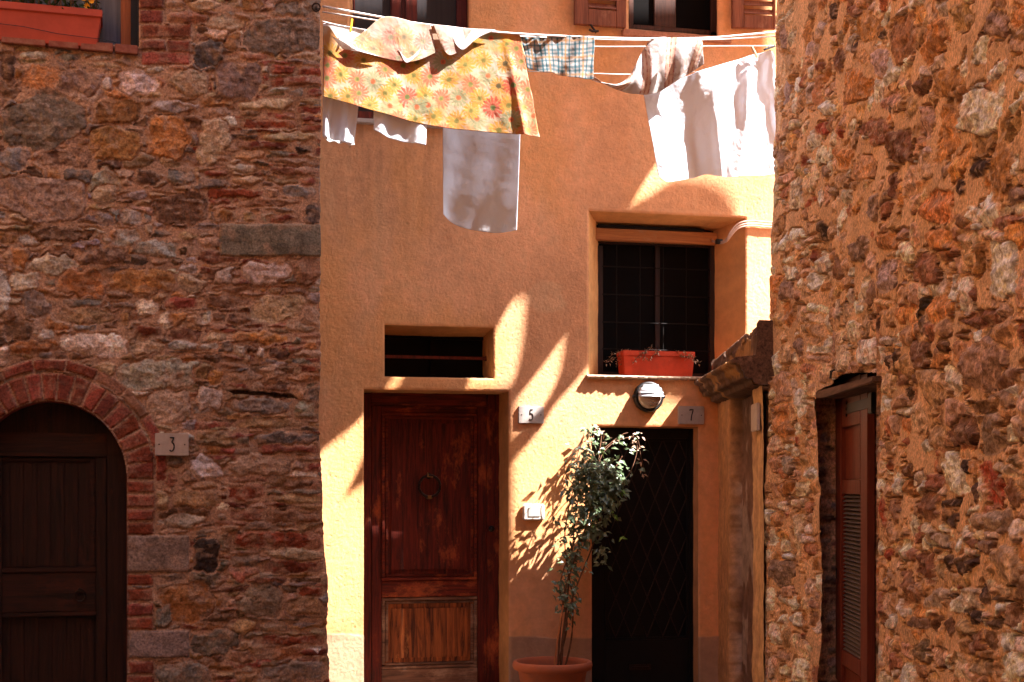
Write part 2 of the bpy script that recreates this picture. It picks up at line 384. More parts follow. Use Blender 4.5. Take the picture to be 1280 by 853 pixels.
# ================================================================== LEFT STONE HOUSE
def P(s):
    out = []
    for ln in s.strip().split(';'):
        v = ln.split()
        if v: out.append([float(a) for a in v[:-1]]+[v[-1]])
    return out
def rects(s, k, ox, oy):
    return [((a+c)/2/k+ox, (b+d)/2/k+oy, (c-a)/2/k, (d-b)/2/k, RNG.uniform(-2, 2), key, 6.0 if key in 'BR' else RNG.uniform(2.6, 4.2)) for a, b, c, d, key in P(s)]
T1 = """0 205 60 330 D;75 198 183 222 W;225 205 315 235 S;340 207 440 228 W;310 235 465 258 P;530 -40 625 35 B;532 38 620 85 B;535 95 728 150 R;535 143 630 190 B;637 155 725 210 R;540 198 722 248 B;
630 0 705 28 P;628 48 790 100 Q;740 150 850 258 H;850 130 920 190 O;790 60 930 120 P;720 0 850 40 P;930 75 1232 212 G;925 -20 1010 48 O;1020 0 1240 68 G;870 204 1015 232 Q;1030 250 1130 280 B;1135 258 1245 292 R;1035 292 1245 328 R;1000 285 1025 310 B;1020 333 1115 352 W;1170 342 1245 365 B;910 378 1120 420 P;1135 408 1245 432 R;900 420 995 447 T;1020 430 1125 455 B;930 458 1125 492 R;1150 478 1245 502 R;905 538 1100 570 R;1125 555 1195 588 K;1195 565 1245 592 B;1000 505 1220 540 P;880 575 1010 610 T;1020 600 1225 625 P;870 625 985 655 W;780 650 870 672 B;1025 635 1225 668 Q;885 672 1005 710 P;1020 680 1140 705 T;1145 680 1200 708 B;790 720 1000 752 R;795 757 880 782 R;900 760 1150 790 Q;810 800 885 850 O;1030 818 1145 850 R;1160 770 1235 855 H;
75 250 230 345 O;230 255 390 370 G;390 290 425 350 W;445 265 600 355 W;650 270 790 370 P;560 255 630 280 W;800 240 990 380 G;0 340 325 580 G;330 380 540 470 O;340 480 535 610 O;555 440 725 620 O;750 450 880 635 P;570 385 770 430 W;780 405 880 440 P;-20 565 115 650 S;155 575 370 640 D;370 612 460 650 D;-30 670 330 853 P;340 640 465 740 W;490 648 620 702 D;635 645 750 705 S;355 700 450 780 P;470 725 560 765 S;580 725 790 862 D;360 800 570 850 S"""
T2 = """360 15 430 70 S;455 10 545 60 W;425 75 540 150 S;550 60 585 110 P;835 60 1240 187 H;700 115 840 160 P;750 160 910 210 Q;520 125 680 190 S;110 75 345 130 D;290 155 485 215 D;145 150 285 195 D;112 180 300 252 W;820 222 900 290 W;925 208 1110 290 W;1125 190 1240 290 Q;680 215 755 250 W;415 225 665 330 O;675 252 780 332 P;-10 85 70 150 O;45 150 110 235 O;32 240 155 318 W;-20 240 40 415 W;65 318 195 422 G;215 240 410 345 O;240 345 405 378 S;815 297 980 322 Q;960 322 1170 442 P;1172 320 1240 365 S;635 345 755 385 B;770 330 950 378 D;500 345 615 405 W;645 395 710 450 O;760 400 808 440 W;215 380 450 440 T;460 390 495 450 O;865 400 960 445 D;1150 375 1240 458 P;510 447 615 492 R;645 460 780 505 D;785 472 880 510 P;885 470 1100 515 O;20 430 135 505 D;145 460 213 505 W;230 480 495 565 W;495 497 640 560 P;25 508 195 555 O;-20 520 35 590 W;640 505 760 545 S;755 515 830 545 W;885 525 930 570 W;980 528 1010 580 W;1015 535 1100 580 D;1120 540 1240 572 P;450 582 770 690 W;790 617 850 668 O;870 622 1000 660 P;1080 632 1240 660 O;345 590 440 640 P;550 697 755 830 P;757 682 848 780 W;885 727 1130 782 H;1165 670 1240 742 G;900 800 1150 840 T"""
T3 = """870 0 1085 40 H;775 70 1010 147 P;880 44 1085 72 B;780 152 905 172 B;650 82 755 165 W;530 88 570 165 B;590 200 740 265 T;535 195 575 265 P;540 277 705 320 W;650 172 755 195 T;780 180 900 235 R;910 215 1085 245 T;780 265 900 300 B;905 270 1085 310 Q;433 353 645 478 G;655 358 745 475 K;800 342 1085 395 R;895 400 1085 435 P;780 455 885 505 Q;895 440 1085 480 R;535 505 730 650 O;525 590 590 670 S;810 515 955 642 P;880 645 960 690 P;965 565 1075 625 T;1000 530 1075 562 R;437 676 645 770 G;655 676 815 762 G;535 778 720 870 H;880 780 1075 853 G;890 697 1075 727 R;780 640 870 690 T;780 740 870 790 Q;800 810 870 860 T;
434 70 522 104 B;434 116 524 160 B;434 170 524 206 R;434 215 524 256 B;434 264 524 300 B;434 309 522 350 R;434 486 520 520 R;434 536 520 575 R;434 586 520 625 R;434 633 520 672 R;440 782 522 822 B;436 832 522 875 R"""
tl = rects(T1, 3.048, 0, 0)+rects(T2, 3.048, 0, 260)+rects(T3, 2.726, 0, 540)
dx_, z0_, z1_ = .0056, 0.35, 5.15
sx = np.arange(-2.15, .34, dx_); sz = np.arange(z0_, z1_, dx_)
SX, SZ = np.meshgrid(sx, sz)
PX, PY = L.px(SX, 0, SZ)
rs = np.random.RandomState(21)
fl = filler_rows(-2.3, .4, .3, 5.3, rs, .05, .12, .07, .22, 'WPOGDSQTTPDH')
fl += filler_rows(-.44, .4, .3, 3.0, rs, .040, .062, .14, .34, 'BRQTPBQD', gap=.014, ang=.03, p=(4, 8))
fl += filler_rows(-.44, .4, 3.3, 5.2, rs, .040, .058, .14, .34, 'BRQTPBQD', gap=.014, ang=.03, p=(4, 8))
# arch bricks
ax, ay = 62.0, 598.0
rr = np.hypot(PX-ax, PY-ay)+(fbm(PX, PY, .12, 3, 2)-.5)*2.6; th = np.degrees(np.arctan2(ay-PY, PX-ax))
ed = np.full(PX.shape, -1.0); idx = np.zeros(PX.shape, int); keys = []
for (r0, r1, n, kk) in ((98, 131, 19, 'BRBRBB'), (135, 148, 11, 'BBQQR')):
    k = np.clip(np.floor(th/180*n), 0, n-1).astype(int)
    tc_ = (k+.5)*180/n; arc = np.radians(180/n)*rr/2
    e = np.minimum(np.minimum(rr-r0, r1-rr), arc*1-np.abs(np.radians(th-tc_))*rr-1.1)
    e = np.where(th > 4, e, -9)
    m = e > ed; ed = np.where(m, e, ed); idx = np.where(m, k+len(keys), idx)
    keys += [kk[i % len(kk)] for i in range(n)]
ed = np.where(ed > -1, ed/230.0, -1)
# brick jambs, rough jamb blocks and the brick pier of the upper window
wn_x = (fbm(PX, PY, .09, 3, 5)-.5)*2.4; wn_y = (fbm(PX, PY, .09, 3, 6)-.5)*2.0
JB = [(a/2.726, b/2.726+540, c/2.726, d/2.726+540, k) for a, b, c, d, k in P('434 70 522 106 B;434 117 523 161 R;434 171 524 207 R;434 216 524 257 B;434 265 524 301 B;434 310 522 350 R;434 486 520 522 R;434 536 520 576 R;434 586 520 626 B;434 633 520 672 R;440 782 522 822 B;436 832 522 875 R;433 353 645 478 G;437 676 645 770 G')]
JB += [(a/3.048, b/3.048, c/3.048, d/3.048, k) for a, b, c, d, k in P('530 -40 625 34 B;532 40 620 87 B;535 95 728 146 R;535 154 630 192 B;638 156 725 204 R;540 201 722 248 B;838 62 1226 186 H')]
JB += [(a/3.048, b/3.048+260, c/3.048, d/3.048+260, k) for a, b, c, d, k in P('838 62 1226 186 H')]
JB = [j for j in JB if not (j[4] == 'H' and j[1] < 100)]
for (a, b, c, d, k) in JB:
    xx = PX+wn_x; yy = PY+wn_y; e = np.minimum(np.minimum(xx-a, c-xx), np.minimum(yy-b, d-yy))/230.0
    m = e > np.maximum(ed, -.004); ed = np.where(m, e, ed); idx = np.where(m, len(keys), idx); keys.append(k)
H, C, ID = stones(SX, SZ, PX, PY, (.47, .30, .21), tl, fl, .0115, (ed, idx, keys), .5, .90, .009, (.97, .97, .93), .8, .55)
# broken socket beside the corner, shade inside it put into the colour
H = H*(1-.55*np.exp(-(SX/.06)**2))
hole = (np.abs(PX-328-(PY-493)*1.5) < 36) & (np.abs(PY-493-(PX-328)*.06+(fbm(PX, PY, .1, 2, 4)-.5)*5) < 2.6)
H = H-hole*.03; C = np.where(hole[..., None], C*.3, C)
bulge = .055*sstep(2.0, .5, SZ)
def place(sxx, hh, zz):
    t = sstep(-.035, .035, sxx)
    dxr, dyr = -.45, .893
    bx = np.where(sxx > 0, sxx*dxr, sxx)+bulge*sstep(-.45, 0, sxx); by = np.where(sxx > 0, sxx*dyr, 0)
    nx = t*.893; ny = -(1-t)+t*.45; nn = np.hypot(nx, ny)
    return bx+nx/nn*hh, by+ny/nn*hh, zz
X, Y, Z = place(SX, H+(fbm(SX, SZ, 2.2, 3, 5)-.5)*.03+(vn(SX*0, SZ, 7, 3)-.5)*.012, SZ)
V = np.stack([X, Y, Z], -1).reshape(-1, 3)
def fc(A): return (A[:-1, :-1]+A[1:, 1:])/2
fx, fy = fc(PX), fc(PY); fs = fc(SX)
arch = ((np.hypot(fx-ax, fy-ay) < 96.5) | ((fy > ay) & (np.abs(fx-ax) < 96.5)))
win = (fx < 173) & (fy < 44+.0857*fx) & (fs < 0)
stone_house = thing('stone_house', 'dark rubble stone house in shade with an arched door and brick corner', 'house', L)
np_mesh('wall', V, grid_quads(len(sz), len(sx), ~(arch | win)), C.reshape(-1, 3), M['stone_l'], stone_house)
def grid_part(name, m, parent, U, W, fpos, mortar, fill, mh, seed=1, keep=None):
    """small rubble grid for reveals: U,W metric, fpos(U,H,W)->xyz"""
    UU, WW = np.meshgrid(U, W)
    h, c, i = stones(UU, WW, UU*1e5+1e7, WW*0-1e7, mortar, [], fill, mh)
    x, y, z = fpos(UU, h, WW)
    return np_mesh(name, np.stack([x, y, z], -1).reshape(-1, 3), grid_quads(len(W), len(U)), c.reshape(-1, 3), m, parent)
# arch reveal (brick intrados)
pts = [(158.5, 860.0)]+[(158.5, y) for y in range(840, 600, -12)]+[(ax+96.5*math.cos(rad(a)), ay-96.5*math.sin(rad(a))) for a in range(0, 181, 4)]+[(-34.5, y) for y in range(610, 900, 12)]
VV = []; CC = []
for i, (a, b) in enumerate(pts):
    x, z = L.loc(a, b)
    br = np.array(PAL['B'])*(.8+.5*random.random())
    for yy in (-.004, .06, .12, .2): VV.append((x, yy, z)); CC.append(br)
np_mesh('door_reveal', VV, grid_quads(len(pts), 4), np.array(CC), M['stone_l'], stone_house)
mb = MB()
zt = 11.5
foot = [(-3.6, .3), (-.06, .3), (-1.35, 2.9), (-3.6, 4.0)]
def prism(mb, foot, z0, z1):
    a = [mb.bm.verts.new((x, y, z0)) for x, y in foot]; b = [mb.bm.verts.new((x, y, z1)) for x, y in foot]; n = len(foot)
    mb.bm.faces.new(a[::-1]); mb.bm.faces.new(b)
    for i in range(n): mb.bm.faces.new((a[i], a[(i+1) % n], b[(i+1) % n], b[i]))
    return mb
prism(mb, foot, 0, 7.6); mb.obj('inner_wall', M['dark'], stone_house)
mb = MB(); prism(mb, [(-3.6, .012), (.0, .012), (-1.3, 2.9), (-3.6, 4.0)], 5.12, 7.6); prism(mb, [(-3.6, .012), (-2.12, .012), (-2.12, .29), (-3.6, .29)], 0, 5.12)
prism(mb, [(-2.12, .03), (-1.32, .03), (-1.32, .29), (-2.12, .29)], 0, .36)
prism(mb, [(-.9, .02), (-.0, .02), (-.12, .28), (-.9, .28)], 0, .36)
mb.obj('upper_wall', M['plain_l'], stone_house)
mb = MB(); prism(mb, [(-3.8, -.3), (.25, -.3), (-1.1, 3.1), (-3.8, 4.2)], 7.6, 7.72); mb.obj('roof', M['tile'], stone_house)
def rl(fr, a, b, c, d, q):
    x0 = float(fr.loc(a, (b+d)/2, q)[0]); x1 = float(fr.loc(c, (b+d)/2, q)[0])
    z1 = float(fr.loc((a+c)/2, b, q)[1]); z0 = float(fr.loc((a+c)/2, d, q)[1]); return x0, x1, z0, z1
def pbox(mb, fr, a, b, c, d, q, th, bev=.003, org=(0, 0, 0)):
    """box whose front face is at offset q (outwards +) and spans the given photo rectangle"""
    x0, x1, z0, z1 = rl(fr, a, b, c, d, q)
    return mb.box(x0-org[0], x1-org[0], -q-org[1], -q+th-org[1], z0-org[2], z1-org[2], bev)
# arched door
q = -.135
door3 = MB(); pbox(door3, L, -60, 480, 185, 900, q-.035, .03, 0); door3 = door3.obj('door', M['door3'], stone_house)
for a, b in ((134, 170), (-48, -10)): mb = MB(); pbox(mb, L, a, 470, b, 900, q+.02, .05); mb.obj('door_frame', M['door3'], door3)
for a, b in ((120, 133), (-9, 2)): mb = MB(); pbox(mb, L, a, 572, b, 900, q, .035); mb.obj('stile', M['door3'], door3)
mb = MB(); pbox(mb, L, -9, 541, 133.4, 571, q+.006, .04); mb.obj('rail', M['door3h'], door3)
mb = MB(); pbox(mb, L, 2.5, 716, 119.5, 765, q-.002, .035); mb.obj('rail', M['door3h'], door3)
mb = MB(); pbox(mb, L, 2.5, 709.5, 119.5, 715.6, q+.008, .03, .004); pbox(mb, L, 2.5, 765.4, 119.5, 771, q+.008, .03, .004); pbox(mb, L, 112, 572, 119.5, 709, q-.012, .02, .006); pbox(mb, L, 2.5, 572, 111.6, 577, q-.012, .02, .006); mb.obj('moulding', M['door3h'], door3)
mb = MB()
for i in range(7):
    pbox(mb, L, -4+i*17, 578, -4+(i+1)*17-.6, 709, q-.03+.001*(i % 2), .02, .002)
    pbox(mb, L, -4+i*17.5, 771.4, -4+(i+1)*17.5-.6, 900, q-.03+.001*(i % 3), .02, .002)
mb.obj('plank_panel', M['door3'], door3)
x, z = [float(v) for v in L.loc(100, 738, q+.02)]
mb = MB(); mb.tube([(x+.026*math.sin(t), .125, z-.03+.032*math.cos(t)) for t in np.linspace(0, 2*math.pi, 20)], .0045, 6)
mb.tube([(x, .14, z), (x, .118, z)], .012, 10); mb.obj('ring_handle', M['iron'], door3)
x, z = [float(v) for v in L.loc(127, 740, q+.01)]
mb = MB(); mb.box(x-.008, x+.008, .129, .134, z-.02, z+.02, .002); mb.obj('keyhole_plate', M['black'], door3)
# upper window with curtain
x0, x1, z0, z1 = rl(L, -60, -160, 173, 60, 0)
wl = MB(); wl.box(x0, x1, .145, .15, z0-.05, z1, 0); wl = wl.obj('window', M['curtain'], stone_house)
for a, b in ((151, 164), (16, 26)): mb = MB(); pbox(mb, L, a, -160, b, 66, -.09, .05); mb.obj('window_frame', M['frame_l'], wl)
mb = MB(); pbox(mb, L, 163.6, -160, 172.8, 70, -.06, .1, 0); mb.box(x1-.005, x1+.03, 0.012, .2, z0-.02, z1, 0); mb.obj('window_reveal', M['black'], wl)  # black colour stands in for the shaded gap beside the frame
M['sillb'] = mat('sill_brick', (.36, .17, .12), .9, .5, 22, .5, 90, col2=(.24, .07, .05))
for a, b in ((-30, -1), (1, 58), (60, 99), (100, 142), (143, 173)):
    mb = MB(); ya = 44+.0857*a; yb = 44+.0857*b
    p = [L.loc(a+.6, ya, .0), L.loc(b-.6, yb, .0), L.loc(b-.6, yb+11, .0), L.loc(a+.6, ya+11, .0)]
    bmx = MB(); bmx.poly([(float(u), float(v)) for u, v in p], -.028, .2)
    bmesh.ops.bevel(bmx.bm, geom=bmx.bm.edges[:], offset=.004, segments=2, affect='EDGES')
    bmx.obj('sill_brick', M['sillb'], wl)

# ================================================================== RIGHT STONE HOUSE
def ell(s, k, ox, oy, sc=1.0):
    return [(a/k+ox, b/k+oy, hw/k*sc, hh/k*sc, an, key, RNG.uniform(2.8, 4.6)) for a, b, hw, hh, an, key in P(s)]
A3 = """700 38 20 48 10 S;885 90 36 52 20 G;825 180 30 60 15 W;535 130 45 100 5 D;470 120 14 20 0 K;420 90 55 55 0 O;365 40 20 22 0 D;290 40 9 32 5 K;245 100 14 26 15 S;210 170 18 28 0 S;200 110 18 40 15 O;350 150 14 35 10 S;315 215 18 46 0 D;245 235 24 12 -35 R;238 320 17 58 0 Q;275 385 32 26 0 W;205 330 14 40 0 W;400 205 24 22 0 T;455 225 25 50 0 S;385 310 45 58 0 O;440 470 48 46 0 D;525 520 48 60 0 D;605 305 26 38 30 D;620 430 28 60 0 G;655 150 40 85 25 O;820 405 66 84 22 W;805 605 30 46 20 K;750 665 13 28 10 K;710 300 50 48 0 O;700 480 42 110 8 O;615 590 28 56 0 P;505 665 15 56 0 D;435 735 18 52 0 H;345 705 18 30 0 W;190 570 14 22 0 R;210 720 28 8 -40 R;255 460 18 22 0 B;300 490 14 30 0 W;333 475 9 18 0 R;275 610 14 22 0 G;165 690 28 60 10 W;215 640 28 50 -5 P;255 820 18 36 0 K;790 760 28 34 0 W;750 790 22 25 30 D;880 600 40 110 0 O;940 360 14 50 25 W;955 270 18 28 0 W;935 690 40 28 -30 G;900 790 60 20 -15 Q;660 735 60 60 0 O;560 645 22 60 0 P;110 130 12 50 0 G;130 230 12 40 0 P;120 330 12 50 5 S;125 450 14 40 0 P;160 300 12 30 0 W;150 500 14 30 0 O;110 560 12 40 0 G;600 60 36 40 10 O;760 60 34 56 0 T;955 60 30 46 0 O;950 160 26 34 0 P;560 380 22 44 0 T;340 560 26 40 0 O;400 600 30 46 0 T;330 640 26 28 0 P"""
A4 = """915 165 52 104 0 Z;565 105 20 38 0 Z;495 190 32 62 5 S;415 240 20 50 10 W;365 265 9 30 5 W;320 165 22 38 0 D;640 160 58 60 0 D;560 215 12 15 0 D;732 260 8 85 0 W;777 270 22 82 0 W;690 315 45 46 0 O;840 350 74 34 -20 D;628 315 22 50 0 K;632 370 10 40 0 K;520 490 12 30 10 K;445 335 18 20 0 D;615 480 44 54 0 D;710 445 20 26 0 D;775 415 20 10 0 D;850 520 78 100 10 G;745 570 26 65 -5 W;665 610 52 80 0 P;540 565 14 30 0 D;595 565 15 22 0 D;565 625 20 28 0 K;500 580 34 34 0 P;940 565 34 50 20 D;845 670 40 26 0 D;935 645 34 32 0 G;925 320 28 28 0 G;985 410 26 46 0 R;380 390 28 50 0 W;440 470 46 56 0 W;340 490 32 50 0 W;500 430 33 20 0 S;775 760 56 56 0 D;890 770 42 80 0 G;665 780 30 50 0 P;555 690 30 20 0 W;985 760 20 60 0 G;130 240 28 46 0 G;185 215 12 20 0 W;230 210 16 35 0 W;230 120 10 26 0 R;140 180 22 26 0 W;190 70 12 14 0 G;155 620 14 44 0 W;190 640 16 70 0 Z;170 755 20 24 0 Z;245 490 30 18 0 P;110 700 36 36 0 O;110 600 34 60 0 P;228 600 12 40 0 P;222 700 18 30 0 P;120 480 20 40 0 P;180 460 20 40 0 G;230 400 20 40 0 T;140 330 22 50 0 O;190 330 18 40 0 P;215 530 26 16 0 Q;500 60 30 40 0 O;400 90 30 50 8 G;690 60 50 40 0 O;790 60 40 40 0 P;560 330 34 34 0 O;480 300 30 30 0 T;880 40 50 24 0 P"""
A5 = """495 92 40 92 -20 W;547 68 18 26 -10 K;585 160 13 52 0 K;655 135 38 88 -12 R;722 170 24 60 -15 D;712 75 52 26 20 W;740 305 22 46 0 Z;702 270 17 54 0 G;655 265 30 34 0 G;588 268 34 34 0 P;415 122 34 34 20 D;360 110 18 34 20 W;288 130 10 46 0 W;265 62 18 20 0 R;320 80 15 25 0 D;410 215 38 62 0 D;480 200 40 18 -15 K;487 265 20 34 0 K;350 282 21 44 -5 W;325 375 14 40 0 Z;392 352 20 36 0 W;412 378 28 12 -20 K;460 340 28 28 0 S;510 350 12 28 15 W;572 345 28 20 0 D;637 360 34 26 0 G;718 430 58 72 0 P;475 415 24 24 0 K;530 435 30 40 0 K;580 415 24 20 0 K;395 430 28 58 0 D;440 450 11 32 0 G;350 510 26 68 -8 D;425 548 22 44 25 W;512 560 40 46 0 W;590 560 54 52 0 W;622 530 14 44 -10 K;675 545 22 12 30 K;490 535 16 13 0 K;600 615 30 24 0 K;380 640 36 24 0 G;430 640 16 30 0 D;480 650 17 34 0 D;600 710 28 46 0 D;545 710 34 36 0 P;640 700 30 38 0 D;705 712 28 34 0 Z;715 800 50 56 0 Z;442 755 31 38 0 P;383 742 22 46 0 G;510 790 24 44 0 Z;600 800 38 28 0 G;305 820 18 14 0 W;245 230 10 58 0 R;285 230 13 52 0 D;265 385 16 22 0 R;255 485 14 18 0 G;265 585 19 60 0 P;270 725 18 66 0 P;705 610 28 46 0 D;660 640 22 26 0 K;250 640 14 22 0 D;300 560 10 34 0 T"""
A2 = """253 160 10 28 0 W;270 195 10 36 0 W;222 245 26 28 0 O;260 257 11 14 0 Z;233 340 13 22 0 S;290 292 18 12 0 P;262 397 18 20 0 W;220 440 11 11 0 W;255 502 11 48 0 Z;280 490 9 14 0 W;225 530 11 15 0 W;218 592 30 34 0 H;190 660 12 28 0 Z;245 665 9 17 0 W;282 630 9 22 0 W;220 712 13 20 0 W;250 705 13 18 0 W;200 740 18 24 0 W;265 825 17 30 0 Z;190 820 10 28 0 W;225 790 16 16 0 P;250 310 9 12 0 W;272 330 10 12 0 T;200 340 8 20 0 P;205 400 10 20 0 T;280 440 10 14 0 Q;230 640 14 12 0 P;270 580 9 14 0 T;206 470 10 16 0 T;285 540 12 14 0 Q;245 430 8 8 0 Z;290 700 10 18 0 D"""
tr = ell(A3, 2.844, 940, 0)+ell(A4, 2.941, 940, 280)+ell(A5, 2.912, 1020, 560)+ell(A2, 1.881, 860, 400)
sx = np.concatenate([np.arange(-.5, 0, .02), np.arange(0, 1.4, .011), np.arange(1.4, 5.2, .0085)]); sz = np.arange(-.02, 5.15, .0052)
SX, SZ = np.meshgrid(sx, sz)
flare = (.112+.10*np.clip((4.7-SZ)/4.3, -.2, 1.1))*np.clip(1-np.clip(SX, 0, 9)/1.07, 0, 1)
PX, PY = R.px(np.minimum(SX, 8.0), -flare, SZ)
PX = np.where(SX < 0, PX-60, PX)
rs = np.random.RandomState(5)
fl = filler_rows(-.8, 5.4, -.1, 5.7, rs, .07, .17, .09, .32, 'WPTTPTWOPPZTWQ', gap=.008, ang=.2, p=(3.2, 4.9))
fl = [f for f in fl if rs.rand() < (.86 if f[1] < 2.6 else .62)]
fl += [(rs.uniform(0, 5.2), rs.uniform(0, 5.5), rs.uniform(.012, .03), rs.uniform(.015, .04), rs.uniform(-.6, .6), 'KDRWPQ'[rs.randint(6)], 2.4) for _ in range(170)]
H, C, ID = stones(SX, SZ, PX, PY, (.47, .29, .165), tr, fl, .0185, None, .20, 1.42, .006, (1.14, 1.02, .90), 1.25, 1.9)
td = sstep(.52, .60, fbm(SX*1.3, SZ, 21, 4, 14))*(ID >= 0)*.45; C = C*(1-td[..., None])+np.array((.14, .075, .045))*td[..., None]
do_ = np.minimum(np.abs(PX-1022), np.abs(PX-1098)); H = H*(1-.8*np.exp(-(do_/5.0)**2)*((PY > 455) & (SX > 0)))
H = H*(1-.6*np.exp(-(SX/.05)**2))
crease = .05*np.exp(-((PX-1031)/9)**2)*sstep(255, 320, PY)*sstep(510, 470, PY)*(SX > 0)
H = H-crease*(.7+.6*fbm(SX, SZ, 9, 3, 3))
low = (fbm(SX, SZ, 1.6, 4, 5)-.5)*.07+(vn(SX*0+3, SZ, 6, 3)-.5)*.02*(SX < .15)
t = sstep(-.05, .05, SX); nx = -(1-t)*.99; ny = -t+(1-t)*.15; nn = np.hypot(nx, ny)
bx = np.where(SX < 0, -SX*.05, SX); by = np.where(SX < 0, -SX*.999, 0)-flare
hh_ = H+low
V = np.stack([bx+nx/nn*hh_, by+ny/nn*hh_, SZ], -1).reshape(-1, 3)
fx, fy, fs = fc(PX), fc(PY), fc(SX)
topy = np.interp(fx, [1022, 1036, 1052, 1070, 1098], [489, 477, 467.5, 465.5, 466])
opening = (fs > 0) & (fx > 1022) & (fx < 1098) & (fy > topy)
right_house = thing('stone_house', 'orange rubble stone house receding along the right of the alley with a louvred shutter', 'house', R)
right_house['label'] = 'warm ochre rubble stone house receding on the right with a narrow red louvred door'
np_mesh('wall', V, grid_quads(len(sz), len(sx), ~opening), C.reshape(-1, 3), M['stone_r'], right_house)
xf = float(R.loc(1022, 700)[0]); xn = float(R.loc(1098, 700)[0]); ztop = float(R.loc(1060, 466)[1])
ffl = filler_rows(-.1, .5, -.1, 2.6, rs, .05, .09, .06, .14, 'DQDTPDG', gap=.01)
grid_part('door_reveal', M['stone_r'], right_house, np.arange(-.01, .4, .01), np.arange(0, 2.62, .01), lambda u, h, w: (xf-.005+h*.8, u, w), (.70, .42, .24), ffl, .012)
grid_part('door_reveal', M['stone_r'], right_house, np.arange(-.01, .4, .01), np.arange(0, 2.62, .01), lambda u, h, w: (xn+.005-h*.8, u, w), (.70, .42, .24), ffl, .012)
mb = MB(); mb.box(xf-.1, xn+.1, .40, .42, -.0, 2.7, 0); mb.box(xf-.1, xn+.1, .02, .4, ztop+.02, ztop+.06, 0); mb.obj('dark_doorway', M['dark'], right_house)
mb = MB()
pl = [R.loc(1019, 491, .01), R.loc(1098, 470, .01), R.loc(1098, 478, .01), R.loc(1040, 496, .01), R.loc(1021, 499, .01)]
mb.poly([(float(a), float(b)) for a, b in pl], -.035, .16); bmesh.ops.bevel(mb.bm, geom=mb.bm.edges[:], offset=.006, segments=2, affect='EDGES')
mb.obj('lintel', M['beam'], right_house)
mb = MB(); prism(mb, [(.1, .45), (7.9, .45), (7.9, 4.5), (.5, 4.5)], 0, 5.1); mb.obj('inner_wall', M['dark'], right_house)
mb = MB(); prism(mb, [(.03, .02), (1.19, .02), (1.19, 5.5), (.40, 5.5)], 5.11, 5.2)
prism(mb, [(1.2, .02), (14, .02), (14, 5.5), (2.6, 5.5)], 5.11, 11.5)
prism(mb, [(5.17, .0), (14, .0), (14, 5.5), (5.17, 5.5)], 0, 5.10)
prism(mb, [(.05, .6), (.07, .6), (.40, 5.5), (.30, 5.5)], 0, 5.1)
mb.obj('upper_wall', M['plain_y'], right_house)
mb = MB(); prism(mb, [(1.2, 0), (14, 0), (14, 5.5), (2.6, 5.5)], 11.51, 11.62); mb.obj('roof', M['tile'], right_house)
# louvred door leaf
qd = -.10
def rp(mb, a, b, c, d, q, th, bev=.003):  # perspective box on the right wall: vertical extents taken at the far end
    x0 = float(R.loc(a, 700, q)[0]); x1 = float(R.loc(c, 700, q)[0]); xm = float(R.loc(1060, b, q)[0])
    z1 = float(R.loc(1060, b, q)[1]); z0 = float(R.loc(1060, d, q)[1]); return mb.box(x0, x1, -q, -q+th, z0, z1, bev)
leaf = MB(); rp(leaf, 1052, 600, 1075, 618, qd-.002, .04); leaf = leaf.obj('door', M['shut_r'], right_house)
mb = MB(); rp(mb, 1040.5, 476, 1051.5, 860, qd, .04); mb.obj('stile', M['shut_r'], leaf)
mb = MB(); rp(mb, 1075.5, 476, 1084, 860, qd, .04); mb.obj('stile', M['shut_r'], leaf)
mb = MB(); rp(mb, 1052, 474, 1075, 533, qd-.002, .04); mb.obj('rail', M['shut_r'], leaf)
mb = MB(); rp(mb, 1052, 817, 1075, 836, qd-.002, .04); mb.obj('rail', M['shut_r'], leaf)
for a, b in ((533.5, 599.5), (836.5, 875)): mb = MB(); rp(mb, 1052, a, 1075, b, qd-.022, .012, 0); mb.obj('panel', M['shut_r'], leaf)
x0 = float(R.loc(1052, 700, qd)[0]); x1 = float(R.loc(1075.4, 700, qd)[0]); za = float(R.loc(1060, 817, qd)[1]); zb = float(R.loc(1060, 618, qd)[1])
n = 38
mbv = MB()
for i in range(n):
    z = za+(zb-za)*(i+.5)/n
    mbv.box(x0, x1, -qd+.006, -qd+.03, z-.002, z+.002, 0, Matrix.Rotation(rad(38), 4, 'X'))
tag(mbv.obj('louvre_panel', mat('louvre_paint', (.10, .075, .07), .6, .2, 20, .1), leaf), 'grey louvred slats')
mb = MB(); rp(mb, 1058, 505, 1088, 517, qd+.006, .006, .001); rp(mb, 1084.5, 500, 1089, 524, qd+.02, .03, .004)
for pyy in (504, 511, 519):
    xx, zz = [float(v) for v in R.loc(1058.5, pyy, qd)]; mb.lathe([(.001, 0), (.009, 0), (.009, -.006), (.001, -.007)], (xx, -qd, zz), 10, 'y')
mb.obj('hinge', M['black'], leaf)
mb = MB(); xx, zz = [float(v) for v in R.loc(1046, 717, qd)]; mb.box(xx-.008, xx+.008, -qd-.004, -qd, zz-.03, zz+.03, .002); mb.obj('keyhole_plate', M['black'], leaf)
